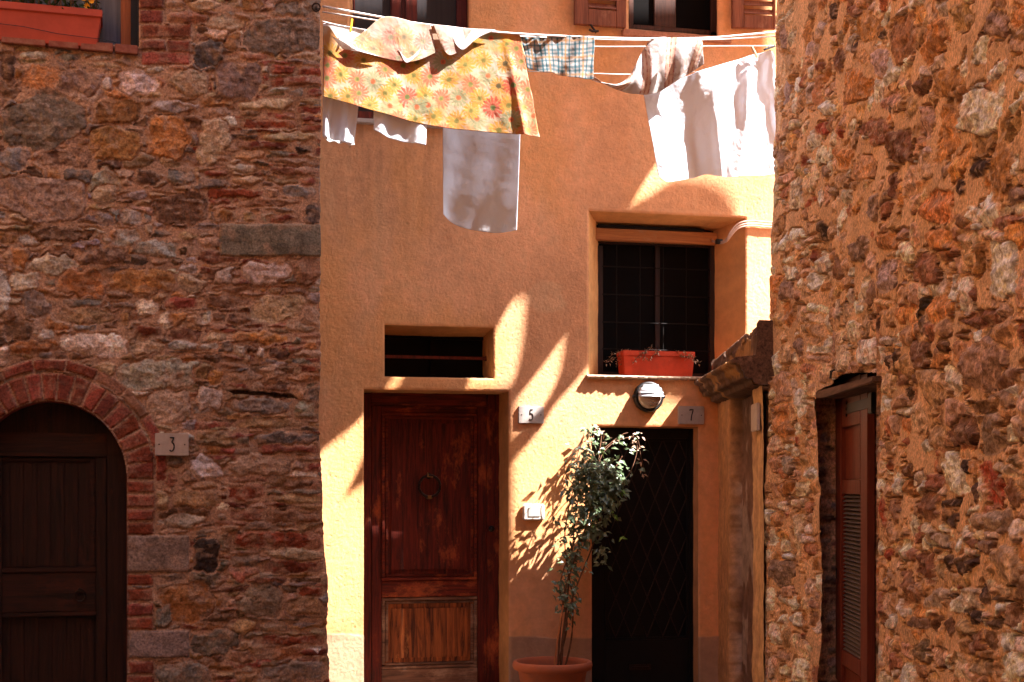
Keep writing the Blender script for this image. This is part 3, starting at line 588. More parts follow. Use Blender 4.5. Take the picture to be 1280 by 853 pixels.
# ================================================================== PLASTERED HOUSE
def fu(px, q=0): return float(F.loc(px, 600, q)[0])
def fz(px, py, q=0): return float(F.loc(px, py, q)[1])
ZT = 5.85
holes = dict(door=(455, 636, 488, None), small=(481, 617, 408, 472), mid=(736, 932, 268, 471), gate=(740, 873, 533, None), wa=(437, 586, None, 153), wb=(785, 897, None, 42))
HR = {}
for k, (a, b, c, d) in holes.items():
    m_ = (a+b)/2; HR[k] = (fu(a), fu(b), fz(m_, d) if d else (0.0 if k in ('door', 'gate') else 0), fz(m_, c) if c else ZT)
gx = np.arange(-1.75, 2.35, .006); gz = np.arange(0, ZT+.001, .006)
for k, (x0, x1, z0, z1) in HR.items():
    gx = gx[(abs(gx-x0) > .004) & (abs(gx-x1) > .004)]; gz = gz[(abs(gz-z0) > .004) & (abs(gz-z1) > .004)]
    gx = np.concatenate([gx, [x0, x1]]); gz = np.concatenate([gz, [z0, z1]])
gx = np.unique(gx); gz = np.unique(gz)
GX, GZ = np.meshgrid(gx, gz); PX, PY = F.px(GX, 0, GZ)
h = .0021*(vn(GX, GZ, 95, 1)-.5)+.0006*(vn(GX, GZ, 45, 2)-.5)+.0012*(fbm(GX, GZ, 5, 2, 3)-.5)+.016*(fbm(GX, GZ, 1.1, 2, 5)-.5)
# pits in the render coat
pit = sstep(.84, .93, vn(GX, GZ, 85, 4)); h = h-.002*pit
base = np.array((.86, .425, .215))
v = fbm(GX, GZ, 1.3, 5, 6); v2 = fbm(GX, GZ, 9, 4, 8)
C = base*(.74+.52*v)[..., None]*(.92+.16*v2)[..., None]
t = sstep(.42, .7, fbm(GX, GZ*.5, 2.3, 5, 9))[..., None]*.45; C = C*(1-t)+np.array((.86, .38, .11))*t
t = sstep(.52, .75, fbm(GX*2.2, GZ*.5, 3.1, 5, 2))[..., None]*.22; C = C*(1-t)+np.array((.80, .48, .27))*t
crk = sstep(.965, .99, ridge(GX, GZ, 1.7, 3, 4))*sstep(.5, .62, fbm(GX, GZ, 1.2, 2, 7)); h = h-.003*crk; C = C*(1-.35*crk[..., None])
rain = sstep(.5, .75, fbm(GX, GZ*.06, 22, 3, 3))*np.exp(-np.clip(4.15-GZ, 0, 9)/.5)*(GZ < 4.18)*((PX > 430) & (PX < 590)); C = C*(1-.25*rain[..., None])
# pale scuffed patch, plinth of grey cement, old repairs
pp = np.hypot((PX-680)/26, (PY-372)/22)+(fbm(PX, PY, .08, 3, 2)-.5)*.9
t = sstep(1.1, .7, pp)[..., None]*.30; C = C*(1-t)+np.array((.70, .47, .27))*t
pl_ = PY+(fbm(PX, PY, .03, 3, 4)-.5)*6-np.where(PX < 460, 793, 797)
t = sstep(-1.5, 1.5, pl_)[..., None]*.75; C = C*(1-t)+np.array((.40, .27, .19))*(.75+.5*v2)[..., None]*t
h = h+.004*sstep(-1, 1, pl_)
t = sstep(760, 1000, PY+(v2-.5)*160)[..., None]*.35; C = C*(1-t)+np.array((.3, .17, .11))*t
edge = np.zeros_like(GX)
for k, (x0, x1, z0, z1) in HR.items():
    ddx = np.maximum(np.maximum(x0-GX, GX-x1), 0); ddz = np.maximum(np.maximum(z0-GZ, GZ-z1), 0); d = np.hypot(ddx, ddz)
    edge = np.maximum(edge, 1-np.clip(d/.012, 0, 1))
h = h*(1-edge*.6)-edge*.006
fcx, fcz = fc(GX), fc(GZ); keep = np.ones(fcx.shape, bool)
for k, (x0, x1, z0, z1) in HR.items(): keep &= ~((fcx > x0) & (fcx < x1) & (fcz > z0) & (fcz < z1))
house = thing('plastered_house', 'rough orange plastered house at the back with panelled wooden door and barred window', 'house', F)
np_mesh('wall', np.stack([GX, -h, GZ], -1).reshape(-1, 3), grid_quads(len(gz), len(gx), keep), C.reshape(-1, 3), M['stucco'], house)
# smooth plastered reveals: outer rectangle -> inner rectangle at depth
inner = dict(door=(455, 621, 492, None, .36), small=(478, 603, 421, 472.5, .30), mid=(748, 892, 286, 470, .30), gate=(742, 872, 536, None, .12), wa=(441, 584, None, 151, .14), wb=(786, 896, None, 40.5, .15))
def strip(p0, p1, p2, p3, n, m_, col, wob=.006):
    """bilinear patch p0-p1 (outer edge) to p3-p2 (inner edge)"""
    base_ = len(VV)
    for j in range(m_+1):
        for i in range(n+1):
            a, b = i/n, j/m_; p = (np.array(p0)*(1-a)+np.array(p1)*a)*(1-b)+(np.array(p3)*(1-a)+np.array(p2)*a)*b
            s_ = (fbm(p[0]*3+p[1]*9, p[2]*3+p[1]*5, 3, 4, 3)-.5)
            if 0 < j: p = p+np.array((s_*wob, 0, s_*wob))*2
            VV.append(tuple(p)); CC.append(np.array(col)*(.8+.4*float(fbm(p[0]*2+p[1], p[2]*2+p[1], 4, 5, 6))))
    for j in range(m_):
        for i in range(n):
            q_ = base_+j*(n+1)+i; QQ.append((q_, q_+1, q_+n+2, q_+n+1))
for k, (a, b, c, d, dp) in inner.items():
    VV = []; QQ = []; CC = []
    x0, x1, z0, z1 = HR[k]
    ix0 = float(F.loc(a, 600, -dp)[0]); ix1 = float(F.loc(b, 600, -dp)[0])
    if k in ('door', 'gate'): ix0, ix1 = x0+.004, x1-.004
    m_ = (a+b)/2
    iz1 = float(F.loc(m_, c, -dp)[1]) if c else ZT; iz0 = float(F.loc(m_, d, -dp)[1]) if d else 0
    iz1 = min(iz1, z1-.002) if c else iz1
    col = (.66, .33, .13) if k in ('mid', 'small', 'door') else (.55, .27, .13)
    o0 = .006
    strip((x1, o0, z0), (x1, o0, z1), (ix1, dp, iz1), (ix1, dp, iz0), 60, 14, col)
    strip((x0, o0, z0), (x0, o0, z1), (ix0, dp, iz1), (ix0, dp, iz0), 60, 14, col)
    if c: strip((x0, o0, z1), (x1, o0, z1), (ix1, dp, iz1), (ix0, dp, iz1), 60, 14, col)
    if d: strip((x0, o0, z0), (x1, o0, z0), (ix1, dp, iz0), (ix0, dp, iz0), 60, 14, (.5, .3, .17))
    np_mesh('door_reveal' if k in ('door', 'gate') else 'window_reveal', VV, QQ, np.array(CC), M['stucco'], house)
mb = MB()
mb.box(-3.4, -1.745, .01, 1, 0, 9, 0); mb.box(2.345, 7.5, .01, 1, 0, 9, 0); mb.box(-1.745, 2.345, .01, 1, ZT-.001, 9, 0)
mb.obj('upper_wall', M['plain_o'], house)
mb = MB(); mb.box(-3.39, 7.49, .75, 6, 0, 8.99, 0); mb.obj('inner_wall', M['dark'], house)
mb = MB(); mb.box(-3.6, 7.7, -.45, 6.2, 9.01, 9.15, 0)
for i in range(46): mb.box(-3.55+i*.245, -3.47+i*.245, -.44, .8, 8.9, 9.0, 0)
mb.obj('roof', M['tile'], house)

# ---- panelled wooden door
q = -.33
door = MB(); pbox(door, F, 456, 493, 622, 893, q-.03, .02, 0); door = door.obj('door', M['door5'], house)
for a, b in ((450, 464), (608.5, 626)): mb = MB(); pbox(mb, F, a, 493, b, 893, q+.02, .05); mb.obj('door_frame', M['door5'], door)
mb = MB(); pbox(mb, F, 464.3, 486, 608.2, 507, q+.02, .05); mb.obj('door_frame', M['door5h'], door)
for a, b in ((464.4, 477), (597, 608.2)): mb = MB(); pbox(mb, F, a, 507.3, b, 893, q, .03); mb.obj('stile', M['door5'], door)
def frame_rect(mb, a, b, c, d, w, qq, th, bev=.004):
    pbox(mb, F, a, b, c, b+w, qq, th, bev); pbox(mb, F, a, d-w, c, d, qq, th, bev)
    pbox(mb, F, a, b+w+.2, a+w, d-w-.2, qq, th, bev); pbox(mb, F, c-w, b+w+.2, c, d-w-.2, qq, th, bev)
for a, b in ((726, 746), (507.5, 516)): mb = MB(); pbox(mb, F, 477.3, a, 596.7, b, q-.001, .03); mb.obj('rail', M['door5h'], door)
mb = MB(); pbox(mb, F, 477.3, 836, 596.7, 870, q-.001, .03); mb.obj('rail', M['door5kick'], door)
mb = MB(); frame_rect(mb, 477.4, 516.3, 596.6, 725.6, 4, q+.012, .03); frame_rect(mb, 482, 521, 592, 721, 3.2, q-.008, .02); mb.obj('moulding', M['door5h'], door)
mb = MB(); pbox(mb, F, 480, 519, 594, 723, q-.022, .02, 0); pbox(mb, F, 488, 528, 586, 713, q-.012, .02, .008); mb.obj('upper_panel', M['door5'], door)
mb = MB(); frame_rect(mb, 477.4, 746.5, 596.6, 835.6, 4, q-.004, .02); frame_rect(mb, 482, 751, 592, 831, 3.4, q-.012, .02); mb.obj('moulding', M['door5kick'], door)
mb = MB(); pbox(mb, F, 480, 749, 594, 833, q-.022, .02, 0); pbox(mb, F, 488, 759, 586, 823, q-.012, .02, .008); tag(mb.obj('lower_panel', M['door5low'], door), 'sun-bleached orange lower panel')
x, z = fu(536, q), fz(536, 608, q)
mb = MB(); mb.tube([(x+.078*math.sin(t), .295, z+.078*math.cos(t)) for t in np.linspace(0, 2*math.pi, 32)], .010, 8)
mb.tube([(x, .345, z+.075), (x, .30, z+.075), (x+.0, .285, z+.07)], .011, 8); mb.lathe([(.001, -.02), (.022, -.012), (.022, 0), (.001, 0)], (x, .34, z+.075), 14, 'y')
mb.obj('door_knocker', M['iron'], door, True)
mb = MB(); mb.box(x-.018, x+.018, .284, .345, z-.094, z-.066, .004); mb.obj('striker_plate', M['brass'], door)
mb = MB(); mb.box(x-.018, x-.010, .280, .30, z+.066, z+.10, .002); mb.box(x-.018, x+.024, .280, .30, z+.064, z+.072, .002); mb.obj('knocker_bracket', M['brass'], door)
x, z = fu(613, q), fz(613, 661, q)
mb = MB(); mb.lathe([(.001, -.045), (.02, -.04), (.024, -.028), (.012, -.015), (.01, 0), (.022, 0), (.022, .01)], (x, .315, z), 18, 'y'); mb.obj('door_knob', M['iron'], door, True)
mb = MB(); mb.box(HR['door'][0]-.0, HR['door'][1]+.0, -.05, .36, 0, .045, .01); mb.obj('door_step', M['portal'] if False else M['plain_l'], house)

# ---- dark iron gate door with lattice
q = -.10
gate = MB(); pbox(gate, F, 741, 535, 872, 893, q-.05, .02, 0); gate = gate.obj('door', M['blackdoor'], house); gate['label'] = 'black iron door with diamond lattice grille'
mb = MB(); pbox(mb, F, 738, 534, 756, 893, q, .05); pbox(mb, F, 862, 534, 876, 893, q, .05); pbox(mb, F, 756.3, 531, 861.7, 548, q, .05); mb.obj('door_frame', M['blackdoor'], gate)
mb = MB(); pbox(mb, F, 756.3, 800, 861.7, 893, q-.008, .03); frame_rect(mb, 757, 548.5, 861, 799.5, 3, q-.006, .012, .002); mb.obj('lower_panel', M['blackdoor'], gate)
mb = MB(); x0, x1, z0, z1 = rl(F, 760, 551, 858, 797, q-.01)
nd = 5; w_ = (x1-x0)/nd; hh = w_*2.4
def clipseg(p, d):
    ts = []
    for lo, hi, pc, dc in ((x0, x1, p[0], d[0]), (z0, z1, p[1], d[1])):
        a, b = (lo-pc)/dc, (hi-pc)/dc; ts.append((min(a, b), max(a, b)))
    a = max(t_[0] for t_ in ts); b = min(t_[1] for t_ in ts); return (a, b) if b-a > .02 else None
for i in range(-14, 16):
    for sgn in (1, -1):
        p = (x0+i*w_+(w_*.5), z0); d = (sgn*w_, hh); r_ = clipseg(p, d)
        if r_: mb.tube([(p[0]+d[0]*t_, .112+.007*sgn, p[1]+d[1]*t_) for t_ in r_], .0042, 6)
mb.obj('lattice_grille', M['iron'], gate)
mb = MB(); x, z = fu(800, q), fz(800, 834, q)
mb.box(x-.085, x+.085, .094, .108, z-.022, z+.022, .004); mb.box(x-.07, x+.07, .084, .096, z-.002, z+.006, .003); mb.obj('letter_slot', M['iron'], gate)
# ---- barred middle window
q = -.27
wm = MB(); pbox(wm, F, 740, 300, 900, 476, q-.06, .01, 0); wm = wm.obj('window', M['pane'], house)
mb = MB(); frame_rect(mb, 746, 299, 895, 474, 8, q-.02, .04, .004); pbox(mb, F, 819, 307.5, 825, 465.5, q-.05, .03, .003); mb.obj('window_frame', wood('dark_window_wood', (.010, .004, .003), (.03, .010, .007), None, 5, .7), wm)
mb = MB()
M['grid'] = mat('window_bars', (.010, .007, .006), .7, .2, 20, .1, spec=.1)
for a in (770.6, 799.7, 829, 857.5):
    x = fu(a, q); mb.tube([(x, .27, fz(820, 466, q)), (x, .27, fz(820, 308, q))], .0045, 6)
for b in (335.7, 370.3, 404.7, 438): mb.tube([(fu(752, q), .262, fz(820, b, q)), (fu(888, q), .262, fz(820, b, q))], .0045, 6)
mb.obj('window_bars', M['grid'], wm)
mb = MB(); pbox(mb, F, 741, 287.5, 897, 302.5, -.215, .07, .006); tag(mb.obj('lintel_board', wood('lintel_wood', (.32, .12, .045), (.52, .22, .08), (.4, .26, .16), 4, .8, horiz=True, coat=0, worn=.6), wm), 'bare orange-brown board over the window')
mb = MB(); pbox(mb, F, 748, 283.2, 880, 287, -.20, .07, .0); mb.obj('lintel_shade_strip', M['dark'], wm)  # solid dark strip stands in for shade above the board
# ragged thin sill
x0, x1 = HR['mid'][0]-.02, HR['mid'][1]-.02; zs = HR['mid'][2]
us = np.arange(x0, x1+.12, .006); prof = [(.28, .004), (.05, .004), (-.005, .003), (-.032, -.001), (-.038, -.010), (-.030, -.020), (.01, -.026)]
VV = []; CC = []
for u in us:
    n_ = float(fbm(u, 0, 45, 3, 2)-.5)*2; n2 = float(vn(u, 3, 70, 5))
    for (yy, zz) in prof:
        o_ = max(0, -yy)
        VV.append((u, yy-n_*.012*(o_ > 0), zs+zz+(n2-.5)*.012*(zz < -.005))); CC.append(np.array((.60, .42, .30))*(.5+.8*n2))
np_mesh('window_sill', VV, grid_quads(len(us), len(prof)), np.array(CC), M['stucco'], wm)
# ---- small slot window
q = -.28
ws = MB(); pbox(ws, F, 470, 412, 610, 478, q-.05, .01, 0); ws = ws.obj('window', M['dark'], house)
mb = MB(); pbox(mb, F, 474, 417, 605, 424, q, .04); pbox(mb, F, 474, 468.3, 605, 473.5, q, .04); pbox(mb, F, 538, 424.3, 545, 468, q-.01, .03); mb.obj('window_frame', M['grid'], ws)
mb = MB(); x0 = fu(470, -.2); x1 = fu(606, -.2); z = fz(540, 447, -.2); mb.box(x0, x1, .195, .212, z-.011, z+.011, .003); mb.box(x1-.0, x1+.022, .18, .215, z-.018, z+.018, .003); mb.obj('window_bar', M['win_red'], ws)
# ---- upper window behind the washing
q = -.11
wa = MB(); pbox(wa, F, 437, -170, 588, 156, q-.03, .01, 0); wa = wa.obj('window', M['pane_b'], house)
for (a, b) in ((441.5, 443.5), (489, 501.5), (507, 521.5), (571, 583.5)):
    mb = MB(); pbox(mb, F, a, -170, b, 150, q, .03); mb.obj('window_frame', M['win_red'], wa)
mb = MB(); pbox(mb, F, 444, 140, 488.7, 150, q, .03); pbox(mb, F, 522, 140, 570.7, 150, q, .03); pbox(mb, F, 502, -170, 506.6, 150, q-.02, .01, 0); mb.obj('window_frame', M['win_red'], wa)
mb = MB(); mb.box(HR['wa'][0]-.04, HR['wa'][1]+.04, -.05, .13, HR['wa'][2]-.035, HR['wa'][2]-.002, .006); mb.obj('window_sill', M['plate'], wa)
# ---- upper right window with shutters
q = -.12
wb = MB(); pbox(wb, F, 780, -170, 900, 46, q-.03, .01, 0); wb = wb.obj('window', M['pane'], house)
mb = MB(); pbox(mb, F, 818, -170, 845, 34, q-.01, .03); pbox(mb, F, 786, -170, 792, 40, q-.01, .03); pbox(mb, F, 889, -170, 897, 40, q-.01, .03); pbox(mb, F, 792.2, 34.3, 888.8, 40, q-.01, .03); mb.obj('window_frame', wood('brown_window_wood', (.03, .010, .006), (.09, .03, .017), None, 5, .6), wb)
mb = MB(); mb.box(HR['wb'][0]-.05, HR['wb'][1]+.10, -.03, .13, HR['wb'][2]-.05, HR['wb'][2]-.002, .006); mb.obj('window_sill', mat('brick_sill', (.52, .22, .13), .9, .3, 30, .4), wb)
def shutter(a, b, bot, opa, opb, opbot, rz=0, hinge_right=False):
    x0, x1, z0, z1 = rl(F, a, -170, b, bot, .02); ox0, ox1, oz0, _ = rl(F, opa, -170, opb, opbot, .02)
    s_ = bpy.data.objects.new('shutter', None); COL.objects.link(s_); s_.parent = house
    px_ = x0 if not hinge_right else x1; s_.location = (px_, -.018, 0); s_.rotation_euler = (0, 0, rz)
    mb = MB(); mb.box(x0-px_, ox0-px_, -.035, 0, z0, z1, .003); mb.box(ox1-px_, x1-px_, -.035, 0, z0, z1, .003); mb.box(ox0-px_+.0005, ox1-px_-.0005, -.034, -.001, z0, oz0, .003)
    mb.obj('shutter_frame', M['shutter'], s_)
    mb = MB(); z = oz0+.03
    while z < z1: mb.box(ox0-px_, ox1-px_, -.021, -.013, z-.028, z+.028, .002, Matrix.Rotation(rad(-38), 4, 'X')); z += .062
    mb.obj('slats', M['shutter'], s_)
shutter(717, 781, 34, 734, 769, 14)
shutter(914, 966, 38, 928, 963, 22, rad(-6))
mb = MB(); x, z = fu(741, .03), fz(741, 38, .03)
mb.tube([(x-.04, -.02, z+.05), (x-.02, -.05, z+.03), (x, -.055, z+.0), (x+.02, -.05, z-.025)], .008, 6); mb.tube([(x-.035, -.055, z-.005), (x-.01, -.06, z-.018), (x+.035, -.055, z-.012)], .009, 6); mb.obj('shutter_catch', M['iron'], house)

# ================================================================== GATEWAY WALL (side portal)
G = Frame(1.53, 10.56, rad(-90))
gate_wall = thing('gateway', 'narrow plastered side gateway with weathered dark cornice between orange and stone houses', 'gateway', G)
sx = np.arange(-.02, 1.90, .008); sz = np.arange(0, 2.30, .008)
SX, SZ = np.meshgrid(sx, sz); PX, PY = G.px(SX, 0, SZ)
rec = sstep(911, 913, PX+(fbm(PX, PY, .06, 3, 3)-.5)*2)*sstep(941, 938, PX+(fbm(PX, PY, .06, 3, 5)-.5)*2)
nz = fbm(SX, SZ, 12, 5, 3); nb = fbm(SX, SZ*.7, 4, 5, 8)
h = -.085*rec+.012*(nz-.5)+.02*(nb-.5)
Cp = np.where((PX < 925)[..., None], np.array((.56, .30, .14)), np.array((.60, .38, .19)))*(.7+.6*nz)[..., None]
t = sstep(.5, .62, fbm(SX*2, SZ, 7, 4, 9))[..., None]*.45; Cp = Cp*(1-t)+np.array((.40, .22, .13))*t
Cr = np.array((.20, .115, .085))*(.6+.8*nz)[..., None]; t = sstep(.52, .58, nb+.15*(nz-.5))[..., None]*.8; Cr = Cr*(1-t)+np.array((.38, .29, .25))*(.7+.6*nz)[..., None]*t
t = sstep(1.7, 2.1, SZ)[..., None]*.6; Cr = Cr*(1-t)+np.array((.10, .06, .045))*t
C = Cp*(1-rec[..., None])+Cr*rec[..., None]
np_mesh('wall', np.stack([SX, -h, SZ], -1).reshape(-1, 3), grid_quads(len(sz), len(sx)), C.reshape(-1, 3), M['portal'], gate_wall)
mb = MB(); mb.box(.0, 1.62, .10, .42, 0, 2.40, 0); mb.obj('inner_wall', M['plain_l'], gate_wall)
prof = [(.30, 2.56), (-.03, 2.57), (-.045, 2.545), (-.04, 2.44), (-.05, 2.415), (-.17, 2.405), (-.185, 2.395), (-.18, 2.375), (-.15, 2.365), (-.135, 2.33), (-.12, 2.32), (-.115, 2.285), (-.07, 2.275), (-.06, 2.245), (-.02, 2.235), (.10, 2.23)]
us = np.arange(-.05, 1.93, .012); VV = []; CC = []
pr = []
for (a, b) in zip(prof, prof[1:]):
    n_ = max(1, int(math.hypot(a[0]-b[0], a[1]-b[1])/.012))
    pr += [(a[0]+(b[0]-a[0])*i/n_, a[1]+(b[1]-a[1])*i/n_) for i in range(n_)]
pr.append(prof[-1]); pr = np.array(pr)
UU, KK = np.meshgrid(us, np.arange(len(pr))); YY = pr[KK, 0]; ZZ = pr[KK, 1]
n1 = fbm(UU, KK*.012, 9, 4, 3)-.5; n2 = fbm(UU*.6, ZZ*4, 7, 4, 6)
chip = sstep(.62, .75, fbm(UU, KK*.012, 11, 3, 9))
rise = .05*UU/1.6
YY = YY+n1*.03+chip*.03*(YY < 0); ZZ = ZZ+n1*.03+rise*(ZZ > 2.43)-np.where(ZZ > 2.5, chip*.05+.03*np.round(vn(UU, UU*0, 3, 2)*2)/2, 0)
Cc = np.array((.13, .075, .05))*(.5+1.0*n2)[..., None]
t = sstep(.56, .66, fbm(UU, ZZ*2, 5, 3, 12))[..., None]*.7; Cc = Cc*(1-t)+np.array((.42, .22, .08))*t
np_mesh('cornice', np.stack([UU, YY, ZZ], -1).reshape(-1, 3), grid_quads(len(pr), len(us)), Cc.reshape(-1, 3), M['portal'], gate_wall)
for uu in (-.045, 1.92):
    mb = MB(); vs = [mb.bm.verts.new((uu, a, b+.05*max(0, uu)/1.6*(b > 2.43))) for a, b in prof]; mb.bm.faces.new(vs); mb.obj('cornice_end', M['beam'], gate_wall)
x, z = [float(v) for v in G.loc(946, 522, .01)]
sp = thing('wall_plate', 'small blank grey plaque on the pale pilaster under the weathered cornice', 'plaque', G, (x, -.012, z))
mb = MB(); mb.box(-.11, .11, -.016, .004, -.085, .085, .004); mb.obj('plaque_face', M['plate'], sp)

# ================================================================== NUMBER PLATES, BELL, LAMP, CABLES
DIG = {'3': [[(-.5, 1), (.5, 1), (-.05, .28), (.12, .26), (.42, .08), (.52, -.25), (.45, -.65), (.15, -.95), (-.2, -1), (-.55, -.82)]],
       '5': [[(.5, 1), (-.3, 1), (-.42, .12), (-.1, .28), (.22, .22), (.48, -.05), (.52, -.45), (.3, -.85), (-.05, -1), (-.35, -.95), (-.55, -.78)]],
       '7': [[(-.55, .82), (-.52, 1), (.55, 1), (.1, .1), (-.12, -.6), (-.15, -1)]]}
def plate(fr, a, b, c, d, dig, label):
    x0, x1, z0, z1 = rl(fr, a, b, c, d, .012); w_, h_ = x1-x0, z1-z0
    t = thing('house_number_plate', label, 'house number', fr, ((x0+x1)/2, -.006-(.026 if fr is L else 0), (z0+z1)/2), 'stone house number plates')
    mb = MB(); mb.box(-w_/2, w_/2, -.014, .012, -h_/2, h_/2, .003); mb.obj('stone_tablet', M['plate'], t)
    mb = MB()
    for st in DIG[dig]:
        # smooth the stroke
        p = [np.array(v) for v in st]; pp_ = []
        for i in range(len(p)-1):
            for k in range(5): pp_.append(p[i]+(p[i+1]-p[i])*k/5)
        pp_.append(p[-1]); s_ = h_*.30
        mb.tube([(v[0]*s_*.62, -.0145, v[1]*s_) for v in pp_], h_*.030, 8)
    mb.obj('digit', M['ink'], t)
    for sx_ in (-1, 1): mb = MB(); mb.lathe([(.001, -.003), (.004, -.002), (.004, .002)], (sx_*w_*.38, -.014, 0), 8, 'y'); mb.obj('screw', M['iron'], t)
plate(F, 648, 508, 679.5, 529.5, '5', 'grey stone number plate reading 5 beside the red wooden door')
plate(F, 848, 508, 880, 530.5, '7', 'shaded stone number plate reading 7 right of the round lamp')
plate(L, 193.5, 542, 235.5, 570, '3', 'number plate reading 3 on the dark stone wall beside the brick arch')
x0, x1, z0, z1 = rl(F, 654, 630, 681, 650.5, .02)
t = thing('doorbell', 'cream plastic doorbell on orange wall between the two doors', 'doorbell', F, ((x0+x1)/2, -.003, (z0+z1)/2))
w_, h_ = x1-x0, z1-z0
mb = MB(); mb.box(-w_/2, w_/2, -.022, .01, -h_/2, h_/2, .009); mb.obj('bell_cover', M['white_pl'], t)
mb = MB(); mb.box(-w_*.28, w_*.28, -.026, -.02, -h_*.28, h_*.30, .002); mb.obj('bell_button', M['grey_pl'], t)
# lamp
x, z = fu(812, .04), fz(812, 496, .04)
t = thing('wall_lamp', 'round bulkhead lamp with ribbed glass and slatted hood under the window sill', 'lamp', F, (x, 0, z))
mb = MB(); mb.lathe([(.001, .01), (.112, .01), (.112, -.03), (.104, -.045), (.092, -.045), (.092, -.03), (.001, -.03)], n=48, axis='y')
for sg in (-1, 1): mb.box(sg*.108-.014, sg*.108+.014, -.035, .0, -.012, .012, .003)
mb.obj('lamp_base', M['black'], t, True)
mb = MB(); pr_ = [(.001, -.095)]
for i in range(1, 60):
    a = i/60*math.pi/2; pr_.append((.090*math.sin(a), -.035-.060*math.cos(a)))
mb.lathe(pr_, n=48, axis='y')
for v_ in mb.bm.verts:
    rdx = math.hypot(v_.co.x, v_.co.z); v_.co.y += .0022*math.sin(v_.co.z*420)*(1 if rdx < .086 else 0)
gl, N, K = nt('ribbed_glass'); o_ = N.new('ShaderNodeOutputMaterial'); b_ = N.new('ShaderNodeBsdfPrincipled'); K.new(b_.outputs[0], o_.inputs[0])
b_.inputs['Base Color'].default_value = (.50, .40, .34, 1); b_.inputs['Roughness'].default_value = .12; b_.inputs['Coat Weight'].default_value = .6
mb.obj('lamp_glass', gl, t, True)
mb = MB()
for (zc, wq) in ((.078, .018), (.054, .018), (.030, .018), (.006, .016)):
    pts0 = []
    for i in range(25):
        xx = -.1+.2*i/24; r2 = .100**2-zc**2
        if xx*xx >= r2: continue
        pts0.append((xx, -.046-.062*math.sqrt(max(0, 1-(xx*xx+zc*zc)/.0102)), zc))
    a_ = [mb.bm.verts.new((p[0], p[1]-.004, p[2]+wq*.5)) for p in pts0]; c_ = [mb.bm.verts.new((p[0]*1.02, p[1]-.013, p[2]-wq*.42)) for p in pts0]
    d_ = [mb.bm.verts.new((p[0], p[1]+.004, p[2]-wq*.42)) for p in pts0]; e_ = [mb.bm.verts.new((p[0], p[1]+.002, p[2]+wq*.5)) for p in pts0]
    for i in range(len(pts0)-1):
        for u_, v_ in ((a_, c_), (c_, d_), (d_, e_), (e_, a_)): mb.bm.faces.new((u_[i], u_[i+1], v_[i+1], v_[i]))
mb.obj('lamp_hood', M['visor'], t)
# cables out of the window corner
t = thing('electric_cable', 'bundle of thin painted cables curving from the window corner along the wall', 'cable', F, (fu(905, .02), -.02, fz(905, 303, .02)))
ox, oz = fu(905, .02), fz(905, 303, .02)
for k, dy in enumerate((0, 3.2, 6.0)):
    pts = [(890, 300+dy*.3, -.20), (899, 303+dy*.3, -.10), (908, 299+dy*.5, .0), (913, 290+dy, .02), (921, 281+dy, .024), (931, 277+dy, .024), (945, 276.5+dy, .02), (960, 278+dy, .02), (985, 278+dy, .02)]
    P3 = []
    for a, b, qq in pts: u, v_ = F.loc(a, b, qq); P3.append(np.array((float(u)-ox, -qq+.02, float(v_)-oz)))
    sm = []
    for i in range(len(P3)-1):
        p0, p1, p2, p3 = P3[max(0, i-1)], P3[i], P3[i+1], P3[min(len(P3)-1, i+2)]
        for s_ in np.linspace(0, 1, 6, endpoint=False):
            sm.append(.5*((2*p1)+(-p0+p2)*s_+(2*p0-5*p1+4*p2-p3)*s_**2+(-p0+3*p1-3*p2+p3)*s_**3))
    mb = MB(); mb.tube(sm, .0055, 8); mb.obj('cable_strand', M['cable'], t, True)
mb = MB(); x, z = fu(899, -.1), fz(899, 303, -.1); mb.box(x-ox-.03, x-ox+.02, .09, .13, z-oz-.015, z-oz+.02, .004); mb.obj('junction_clip', M['black'], t)
# ================================================================== WASHING
def catmull(pts, n=10):
    P_ = [np.array(p, float) for p in pts]; out = []
    for i in range(len(P_)-1):
        p0, p1, p2, p3 = P_[max(0, i-1)], P_[i], P_[i+1], P_[min(len(P_)-1, i+2)]
        for s_ in np.linspace(0, 1, n, endpoint=False):
            out.append(.5*((2*p1)+(-p0+p2)*s_+(2*p0-5*p1+4*p2-p3)*s_**2+(-p0+3*p1-3*p2+p3)*s_**3))
    out.append(P_[-1]); return np.array(out)
def resample(pts, n, smooth=True):
    p = catmull(pts) if smooth and len(pts) > 2 else np.array(pts, float)
    d = np.r_[0, np.cumsum(np.hypot(*np.diff(p[:, :2], axis=0).T))]; s_ = np.linspace(0, d[-1], n)
    return np.stack([np.interp(s_, d, p[:, k]) for k in range(p.shape[1])], 1)
def qline(px): return 1.84-(np.asarray(px)-405)*(.47/570)
